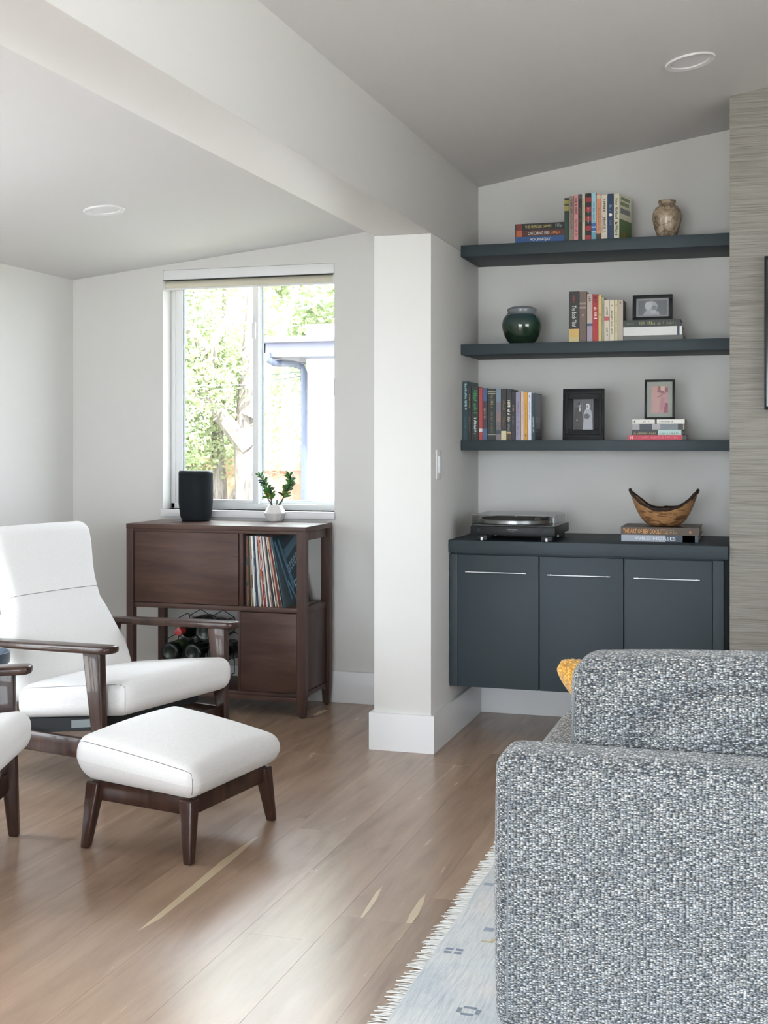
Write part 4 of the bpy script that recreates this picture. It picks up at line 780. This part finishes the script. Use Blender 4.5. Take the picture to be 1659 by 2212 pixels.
def bottle(loc, rz, label, caps, lab=None):
    o = put('wine_bottle', None, loc=loc, rot=(PI / 2, 0, rz)); tag(o, label, 'bottle', 'wine bottles in the rack')
    MB().lathe([(.024, .004), (.034, .000), (.042, .004), (.043, .012), (.043, .19), (.038, .21), (.020, .235), (.0145, .25), (.0145, .297), (.0165, .298), (.0165, .303), (.012, .304)], 28).build('glass_body', bot_m, o, smooth=True, angle=1.0)
    MB().lathe([(.0155, .255), (.0155, .290), (.0172, .296), (.0172, .305), (.012, .3058)], 20).build('capsule', flat(caps, .35), o, smooth=True)
    if lab: MB().lathe([(.0434, .05), (.0434, .15)], 28).build('bottle_label', flat(lab, .6), o)
yb2, yf2 = R0 + .31, R0 + .03
base = Vector((-2.525, 0, .1045))
for (ci, fwd, caps, lab, ltxt) in ((5, 1, (150, 36, 36), None, 'dark wine bottle with a red capsule lying uppermost in the rack'), (3, 0, (30, 60, 50), (60, 76, 44), 'dark green wine bottle with its round base facing out of the rack'), (6, 0, (20, 22, 26), (40, 52, 40), 'black wine bottle beside the red-capped one in the rack'), (2, 0, (24, 24, 26), None, 'black wine bottle in the central cell of the rack'), (4, 0, (24, 24, 26), None, 'black wine bottle in the rack cell beside the cabinet divider')):
    hx_, hz_ = cells[ci]; z_ = .1045 + hz_ - .0575 + .0430 + .0035
    if fwd: bottle((base.x + hx_, yb2, z_), 0, ltxt, caps, lab)          # neck toward the room
    else: bottle((base.x + hx_, yf2, z_), PI, ltxt, caps, lab)          # base toward the room

# ------------------------------------------------------------------ speaker and plant on the record cabinet
ZT = .834
sp_ = PZ(423, 1125, ZT); k_ = (PY(458, 1070, sp_.y).x - PY(388, 1070, sp_.y).x) / 2; shh = PY(423, 1017, sp_.y).z - ZT
t = thing('portable_speaker', 'black oval portable speaker on the walnut cabinet', 'speaker', (sp_.x, sp_.y + .0, ZT + .0004))
mesh_m = mat('speaker_grille', (0.010, 0.013, 0.016), 0.8, spec=0.2); v = coords(mesh_m, (420, 420, 420)); bump(mesh_m, noise(mesh_m, v, 1, 1), .5, .001)
def oval(name, prof, m):
    mb = MB().lathe(prof, 48); mb.v = [(x, y * .78, z) for x, y, z in mb.v]; return mb.build(name, m, t, smooth=True, angle=1.0)
oval('grille', [(k_ * .84, .010), (k_ * .90, .02), (k_ * .95, .05), (k_ * 1.0, .085), (k_ * 1.0, shh - .012)], mesh_m); oval('base', [(k_ * .78, 0), (k_ * .82, .003), (k_ * .84, .0102)], black_pl)
oval('top_panel', [(k_ * 1.0, shh - .012), (k_ * .99, shh - .004), (k_ * .95, shh), (k_ * .6, shh - .001)], black_pl)

pp = PZ(594, 1126, ZT); pr = (PY(617, 1108, pp.y).x - PY(571.5, 1108, pp.y).x) / 2; phh = PY(594, 1091, pp.y).z - ZT
t = thing('potted_succulent', 'jade succulent with finger leaves in a white faceted pot on the walnut cabinet', 'plant', (pp.x, pp.y, ZT + .0004))
pm = mat('white_ceramic', (0.72, 0.70, 0.69), 0.45)
MB().lathe([(pr * .62, 0), (pr * .68, .003), (pr * 1.0, phh * .5), (pr * .97, phh * .54), (pr * .60, phh * .98), (pr * .56, phh), (pr * .50, phh), (pr * .50, phh * .9)], 12).build('pot', pm, t)
MB().lathe([(pr * .49, phh * .88), (pr * .49, phh * .92)], 16).build('soil', mat('soil', (0.05, 0.035, 0.025), 0.95), t)
stem_m = mat('succulent_stem', srgb(92, 84, 80), 0.8)
lm1 = mat('succulent_leaf', srgb(70, 118, 50), 0.4); lm2 = mat('succulent_leaf_dark', srgb(44, 74, 52), 0.4); lm3 = mat('succulent_leaf_yellow', srgb(132, 140, 44), 0.4)
lf = {}
for nm, m_ in (('a', lm1), ('b', lm2), ('c', lm3)):
    mb = MB().tube([(0, 0, 0), (0, .002, .007), (0, .003, .017), (0, .002, .026), (0, 0, .032)], [.0015, .0036, .0052, .0052, .002], 7); me = mb.mesh('leaf', smooth=True); me.materials.append(m_); lf[nm] = me
def pxp(x, y, dy=0.0): q = PY(x, y, pp.y + dy); return Vector((q.x - pp.x, q.y - pp.y, q.z - ZT))
stems = [[(588, 1091), (583, 1084), (578, 1076), (577, 1066), (576, 1054), (570, 1042), (561, 1026)], [(586, 1091), (586, 1080), (584, 1068), (580, 1058)],
         [(602, 1091), (607, 1084), (613, 1074), (619, 1064), (625, 1050), (627, 1036), (624, 1024)], [(605, 1090), (611, 1078), (614, 1066), (618, 1056), (630, 1042)]]
lr = random.Random(4)
for si, st in enumerate(stems):
    dy = (.004, -.012, .006, -.01)[si]; pts = [pxp(x, y, dy * i / (len(st) - 1)) for i, (x, y) in enumerate(st)]
    so_ = MB().tube(pts, [.0034 - .0018 * i / (len(pts) - 1) for i in range(len(pts))], 7).build('stem', stem_m, t, smooth=True)
    nl = 34 if len(st) > 5 else 16
    for k in range(nl):
        f_ = .30 + .70 * (k + lr.random() * .6) / nl; q = f_ * (len(pts) - 1); i = min(int(q), len(pts) - 2); p = pts[i].lerp(pts[i + 1], q - i); d_ = (pts[i + 1] - pts[i]).normalized()
        an = k * 2.4 + lr.random(); sd = d_.orthogonal().normalized(); sd = Matrix.Rotation(an, 3, d_) @ sd; ax_ = (d_ * lr.uniform(.3, .9) + sd * lr.uniform(.8, 1.2) + Vector((0, 0, .25))).normalized()
        s_ = lr.uniform(.75, 1.25) * (1.0 if f_ < .8 else .8)
        o = put('leaf', lf[lr.choice('aab' if f_ > .5 else 'aacb')], None, so_, p, ax_.to_track_quat('Z', 'Y').to_euler()); o.scale = (s_ * lr.uniform(.9, 1.2), s_, s_)
o = put('leaf', lf['b'], None, t, pxp(597.5, 1092), (0, .05, 0)); o.scale = (.7, .7, .9)

# ------------------------------------------------------------------ armchairs and ottoman
def uv(u, v, z): return Vector((u, v, z))
def armchair(label, org, rz):
    t = thing('armchair', label, 'armchair', (org[0], org[1], 0), rz, 'white armchairs with dark wooden arms')
    # seat cushion
    hs = (.305, .262, .060)
    def fs_(p):
        v = p.y - .19; zc = .333 + .125 * (v - .03); d = .016 * (1 - (p.x / hs[0]) ** 2) * (1 - (p.y / hs[1]) ** 4) if p.z > 0 else 0
        return Vector((p.x, v, zc + p.z + d))
    sc = soft(hs, .046, fs_, 4, 9).build('seat_cushion', cream_fab, t, smooth=True, angle=2)
    for sg in (-1, 1):
        pts = [fs_(round_pt(Vector((sg * hs[0] * .985, y_, hs[2])), hs, .046)) for y_ in [hs[1] * (-.95 + 1.85 * k / 14) for k in range(15)]] + [fs_(round_pt(Vector((sg * hs[0] * .985, hs[1], z_)), hs, .046)) for z_ in (.05, .035, .02, .0, -.02, -.04, -.055)]
        MB().tube(pts, .0011, 5).build('seam', seam_m, sc)
    # backrest
    hb = (.30, .056, .34)
    def cl(tt):
        P0, P1, P2 = Vector((0, -.445, .275)), Vector((0, -.60, .58)), Vector((0, -.665, .885)); q = 1 - tt
        p = P0 * q * q + P1 * 2 * q * tt + P2 * tt * tt; d = ((P1 - P0) * q + (P2 - P1) * tt).normalized(); return p, d
    def wid(tt):
        K = ((0, 1.0), (.2, 1.03), (.36, .92), (.52, .79), (.62, .79), (.9, .87), (1.0, .84))
        for (t0_, w0_), (t1_, w1_) in zip(K, K[1:]):
            if tt <= t1_: f_ = max(0, (tt - t0_) / (t1_ - t0_)); f_ = f_ * f_ * (3 - 2 * f_); return w0_ + (w1_ - w0_) * f_
        return K[-1][1]
    def fb(p):
        tt = (p.z + hb[2]) / (2 * hb[2]); c_, d = cl(max(0, min(1, tt))); nrm = Vector((0, d.z, -d.y))
        bul = .016 * (1 - (p.x / hb[0]) ** 2) if p.y > 0 else 0
        return Vector((p.x * wid(tt), c_.y, c_.z)) + nrm * (p.y + bul)
    bk = soft(hb, .048, fb, 4, 12).build('backrest', cream_fab, t, smooth=True, angle=2)
    zt_ = hb[2] * .13
    MB().tube([fb(round_pt(Vector((x_, hb[1], zt_ - .05 * (1 - (x_ / hb[0]) ** 2) * 0)), hb, .048)) + Vector((0, .0005, 0)) for x_ in [hb[0] * (-1 + 2 * k / 18) for k in range(19)]], .0012, 5).build('seam', seam_m, bk)
    for sg in (-1, 1): MB().tube([fb(round_pt(Vector((sg * hb[0] * .99, -.01, z_)), hb, .048)) for z_ in [hb[2] * (-.93 + 1.8 * k / 18) for k in range(19)]], .0012, 5).build('seam', seam_m, bk)
    # wooden frame
    for sg in (-1, 1):
        p = MB(); o_ = [(.312, -.62), (.305, -.45), (.300, -.15), (.300, .02), (.306, .05), (.330, .058), (.352, .056), (.374, .046), (.378, .02), (.378, -.15), (.370, -.45), (.350, -.62)]
        za = lambda v: .521 + .035 * (v - .05)
        n_ = len(o_); p.add([(sg * u, v, za(v) - .026) for u, v in o_] + [(sg * u, v, za(v)) for u, v in o_], [tuple(range(n_)), tuple(range(n_, 2 * n_))] + [(i, (i + 1) % n_, n_ + (i + 1) % n_, n_ + i) for i in range(n_)])
        p.build('armrest', chair_wood, t, bevel=.009, seg=3, angle=.9)
        def post(vt0, vt1, vb0, vb1, ztop):
            q = MB(); u0, u1 = .320, .356; v0, v1 = .318, .346
            q.hexa([(sg * v0, vb0, 0), (sg * v1, vb0, 0), (sg * v1, vb1, 0), (sg * v0, vb1, 0)], [(sg * u0, vt0, ztop), (sg * u1, vt0, ztop), (sg * u1, vt1, ztop), (sg * u0, vt1, ztop)]); q.build('leg', chair_wood, t, bevel=.007, seg=3, angle=.9)
        post(-.075, .004, -.012, .020, .498); post(-.585, -.535, -.655, -.625, .476)
        q = MB(); q.box(sg * .322, sg * .346, -.61, -.02, .128, .196); q.build('side_rail', chair_wood, t, bevel=.004)
    MB().box(-.322, .322, -.034, -.010, .136, .19).build('front_rail', chair_wood, t, bevel=.004); MB().box(-.322, .322, -.60, -.575, .136, .19).build('rear_rail', chair_wood, t, bevel=.004)
    z_ = lambda v: .328 + .125 * (v - .03) - .056
    b_ = MB(); b_.hexa([(-.285, -.43, z_(-.43) - .05), (.285, -.43, z_(-.43) - .05), (.285, -.09, z_(-.09) - .045), (-.285, -.09, z_(-.09) - .045)], [(-.285, -.43, z_(-.43)), (.285, -.43, z_(-.43)), (.285, -.09, z_(-.09)), (-.285, -.09, z_(-.09))]); bb = b_.build('seat_base', mat('black_dust_cover', (0.015, 0.016, 0.018), 0.9), t)
    q = MB(); q.add([(.2855, -.19, z_(-.19) - .035), (.2855, -.10, z_(-.10) - .032), (.2855, -.10, z_(-.10) - .005), (.2855, -.19, z_(-.19) - .008)], [(0, 1, 2, 3)]); q.build('care_label', flat((120, 126, 128), .7), bb)
    return t
Lf, Rf = PZ(222, 1727), PZ(485, 1636); ex = (Lf - Rf).normalized(); ARZ = math.atan2(ex.y, ex.x); O1 = (Lf + Rf) / 2
armchair('white armchair with dark wooden arms facing the white ottoman beside the walnut cabinet', O1, ARZ)
R2 = PZ(28, 1805); AR2 = ARZ + math.radians(32); e2_ = Vector((math.cos(AR2), math.sin(AR2), 0)); O2 = R2 + e2_ * .333
armchair('white armchair with dark wooden arms farther from the walnut cabinet', O2, AR2)

A, B_, C_ = PZ(184, 1830), PZ(407, 1867), PZ(588, 1772); oc = (A + C_) / 2; e1 = (B_ - A).normalized()
t = thing('ottoman', 'white upholstered ottoman on four splayed dark wooden legs', 'ottoman', (oc.x, oc.y, 0), math.atan2(e1.y, e1.x))
ho = (.215, .262, .050)
def fo(p):
    top, bot = .305 - .15 * p.x, .190 - .05 * p.x; zc = bot + (p.z / ho[2] + 1) / 2 * (top - bot); d = .032 * (1 - (p.x / ho[0]) ** 2) * (1 - (p.y / ho[1]) ** 2) if p.z > 0 else 0
    s_ = 1 - .06 * max(0, -p.z / .05); return Vector((p.x * s_, p.y * s_, zc + d))
cu = soft(ho, .042, fo, 4, 9).build('cushion', cream_fab, t, smooth=True, angle=2)
for sg in (-1, 1):
    pts = [fo(round_pt(Vector((-ho[0], sg * ho[1] * .99, z_)), ho, .042)) for z_ in (-.04, -.02, 0, .02)] + [fo(round_pt(Vector((x_, sg * ho[1] * .985, ho[2])), ho, .042)) for x_ in [ho[0] * (-.97 + 1.94 * k / 14) for k in range(15)]] + [fo(round_pt(Vector((ho[0], sg * ho[1] * .99, z_)), ho, .042)) for z_ in (.02, 0, -.02, -.04)]
    MB().tube(pts, .0012, 5).build('seam', seam_m, cu)
zf_ = lambda x_: .190 - .05 * x_ - .0005
for sg in (-1, 1):
    MB().hexa([(-.17, sg * .205 - .011, zf_(-.17) - .058), (.17, sg * .205 - .011, zf_(.17) - .050), (.17, sg * .205 + .011, zf_(.17) - .050), (-.17, sg * .205 + .011, zf_(-.17) - .058)], [(-.17, sg * .205 - .011, zf_(-.17)), (.17, sg * .205 - .011, zf_(.17)), (.17, sg * .205 + .011, zf_(.17)), (-.17, sg * .205 + .011, zf_(-.17))]).build('apron', chair_wood, t, bevel=.003)
    x_ = sg * .165; MB().hexa([(x_ - .011, -.2, zf_(x_) - .052), (x_ + .011, -.2, zf_(x_) - .052), (x_ + .011, .2, zf_(x_) - .052), (x_ - .011, .2, zf_(x_) - .052)], [(x_ - .011, -.2, zf_(x_)), (x_ + .011, -.2, zf_(x_)), (x_ + .011, .2, zf_(x_)), (x_ - .011, .2, zf_(x_))]).build('apron', chair_wood, t, bevel=.003)
for sx in (-1, 1):
    for sy in (-1, 1):
        tx, ty, bx, by = sx * .164, sy * .207, sx * .182, sy * .234; ht, hb_ = .023, .0135; zt_ = zf_(tx)
        MB().hexa([(bx + i * hb_, by + j * hb_, 0) for i, j in ((-1, -1), (1, -1), (1, 1), (-1, 1))], [(tx + i * ht, ty + j * ht, zt_ - .003 - .05 * i * ht) for i, j in ((-1, -1), (1, -1), (1, 1), (-1, 1))]).build('leg', chair_wood, t, bevel=.006, seg=3, angle=.9)

# round tray table between the chairs
tp = PZ(-58, 1424, .485)
t = thing('side_table', 'round dark blue-grey metal tray table between the white armchairs', 'side table', (tp.x, tp.y, 0)); tm = mat('blue_grey_metal', srgb(78, 88, 100), 0.35, 0.3)
MB().lathe([(.11, .474), (.116, .472), (.118, .486), (.118, .508), (.114, .508), (.113, .488), (.02, .484)], 40).build('tray', tm, t, smooth=True); MB().lathe([(.013, .012), (.013, .476)], 16).build('stem', tm, t, smooth=True); MB().lathe([(.075, 0), (.075, .008), (.068, .013), (.012, .016)], 36).build('base', tm, t, smooth=True)

# ------------------------------------------------------------------ rug, sofa, pillow
rug_m = mat('faded_rug', (0.5, 0.54, 0.57), 0.95, sheen=0.2); v = coords(rug_m, (1, 1, 1)); vb = coords(rug_m, (90, 7, 90))
c1 = ramp(rug_m, noise(rug_m, v, 4.5, 6, .6, .4), [(0.3, srgb(172, 182, 188)), (0.5, srgb(200, 203, 204)), (0.68, srgb(212, 209, 204))]); c2 = ramp(rug_m, noise(rug_m, vb, 1.4, 5, .7), [(0.35, (0.72, 0.75, 0.79)), (0.55, (1, 1, 1))])
L(rug_m, mix(rug_m, .8, c1, c2, 'MULTIPLY'), BS(rug_m).inputs['Base Color']); bump(rug_m, noise(rug_m, vb, 2.2, 3), .6, .002)
RUX, RY0, RY1 = -.775, 1.45, 3.95
t = thing('area_rug', 'faded pale blue rug with white fringe under the grey sofa', 'rug', (RUX, RY0, 0))
MB().box(0, 2.7, 0, RY1 - RY0, .0003, .0075).build('pile', rug_m, t, bevel=.002)
fr = MB(); q = random.Random(8); y = .004
while y < RY1 - RY0 - .004:
    ln = q.uniform(.026, .046); dy = q.uniform(-.012, .012); r_ = q.uniform(.0014, .0024)
    fr.tube([(.003, y, .004), (-ln * .5, y + dy * .4, .0045), (-ln, y + dy, .0018)], [r_, r_, r_ * .6], 5); y += q.uniform(.0045, .0085)
o = fr.build('fringe', mat('white_fringe', (0.72, 0.72, 0.70), 0.95), t, smooth=True); o['kind'] = 'stuff'
def motif(px, py, cells, col):
    c_ = PZ(px, py, .0078); mb = MB()
    for (ax_, ay_, sx, sy) in cells: x_, y_ = c_.x - RUX + ax_, c_.y - RY0 + ay_; mb.add([(x_ - sx, y_ - sy, .0079), (x_ + sx, y_ - sy, .0079), (x_ + sx, y_ + sy, .0079), (x_ - sx, y_ + sy, .0079)], [(0, 1, 2, 3)])
    mb.build('woven_motif', mat('motif_%d' % col[0], srgb(*col), .95), t)
motif(980, 2054, [(-.012, -.010, .009, .006), (.012, -.010, .009, .006), (-.012, .010, .009, .006), (.012, .010, .009, .006)], (142, 150, 170)); motif(1012, 2184, [(-.02, 0, .005, .012), (.02, 0, .005, .012), (0, .016, .014, .005), (0, -.016, .014, .005)], (140, 152, 164)); motif(1052, 2034, [(0, 0, .014, .004), (.012, .012, .005, .010)], (204, 190, 150)); motif(1056, 1910, [(0, 0, .014, .010)], (160, 168, 184)); motif(1056, 2008, [(0, 0, .012, .012)], (160, 168, 184))

SX, SYB = -.506, 2.306
t = thing('sofa', 'grey tweed sofa seen from behind standing on the pale rug', 'sofa', (SX, SYB, .0078)); SW = 2.05
def sbox(name, x0, x1, y0, y1, z0, z1, r, fn=None, m=sofa_fab, arc=4, mid=8):
    h_ = ((x1 - x0) / 2, (y1 - y0) / 2, (z1 - z0) / 2); c_ = Vector(((x0 + x1) / 2, (y0 + y1) / 2, (z0 + z1) / 2)); f_ = fn or (lambda p, h: p)
    return soft(h_, r, lambda p: f_(p, h_) + c_, arc, mid).build(name, m, t, smooth=True, angle=2)
def belly(p, h): return p + Vector((-.004 * (1 - (p.z / h[2]) ** 2) * (p.x < -h[0] + .05), 0, 0))
bk = sbox('back_frame', 0, SW, 0, .135, .10, .622, .034, belly)
MB().tube([(.026, .0005, .13), (.026, .0, .3), (.028, -.0003, .5), (.032, .0012, .585)], .0016, 6).build('seam', mat('grey_seam', (0.16, 0.18, 0.2), .9), bk)
for x0 in (0.0, SW - .112): sbox('arm', x0, x0 + .112, .128, .87, .10, .548, .032)
sbox('seat_base', .13, SW - .13, .12, .85, .10, .27, .02); 
cw = (SW - .228) / 2
def crown_(p, h): return p + Vector((0, 0, .012 * (1 - (p.x / h[0]) ** 2) * (p.z > 0)))
for k in range(2): sbox('seat_cushion', .116 + k * cw, .113 + (k + 1) * cw, .125, .885, .272, .43, .04, crown_)
def plump(p, h):
    f_ = (1 - (p.x / h[0]) ** 2) * (1 - (p.z / h[2]) ** 2); s_ = 1 if p.y < 0 else 1
    return p + Vector((0, (.03 * f_ if p.y > 0 else -.012 * f_) + .10 * -(p.z / h[2]) * 0, .016 * (1 - (p.x / h[0]) ** 2) * (p.z > 0)))
for k in range(2):
    bc_ = sbox('back_cushion', .116 + k * cw, .112 + (k + 1) * cw, .140, .30, .432, .776, .05, plump, mid=12)
    x_ = .116 + k * cw
    MB().tube([(x_ + .008, .156, .46), (x_ + .005, .155, .6), (x_ + .010, .156, .70), (x_ + .03, .158, .745)], .0016, 6).build('seam', MATS['grey_seam'], bc_)
for x_ in (.06, SW - .1):
    for y_ in (.05, .80): MB().lathe([(.016, 0), (.024, .102)], 16, (x_ + .02, y_, 0)).build('leg', chair_wood, t)
hp = (.185, .055, .185)
def fp(p):
    r_ = max(abs(p.x) / hp[0], abs(p.z) / hp[2]); g_ = (1 - min(1, r_) ** 2.2); q_ = abs(p.x / hp[0]) * abs(p.z / hp[2])
    return Vector((p.x * (1 + .06 * q_), p.y * (.25 + 1.3 * g_), p.z * (1 + .06 * q_)))
pa, pb = Vector((-.87, 0, .49)).normalized(), Vector((0, 1, 0)); px_, pz_ = (pa + pb).normalized(), (pa - pb).normalized(); pn = pz_.cross(px_)
t = put('throw_pillow', soft(hp, .03, fp, 3, 12).mesh('throw_pillow', smooth=True, angle=2), mustard, loc=(-.262, 2.95, .556)); t.rotation_euler = Matrix((px_, pn, pz_)).transposed().to_euler(); tag(t, 'mustard yellow knitted throw pillow at the sofa arm', 'pillow')
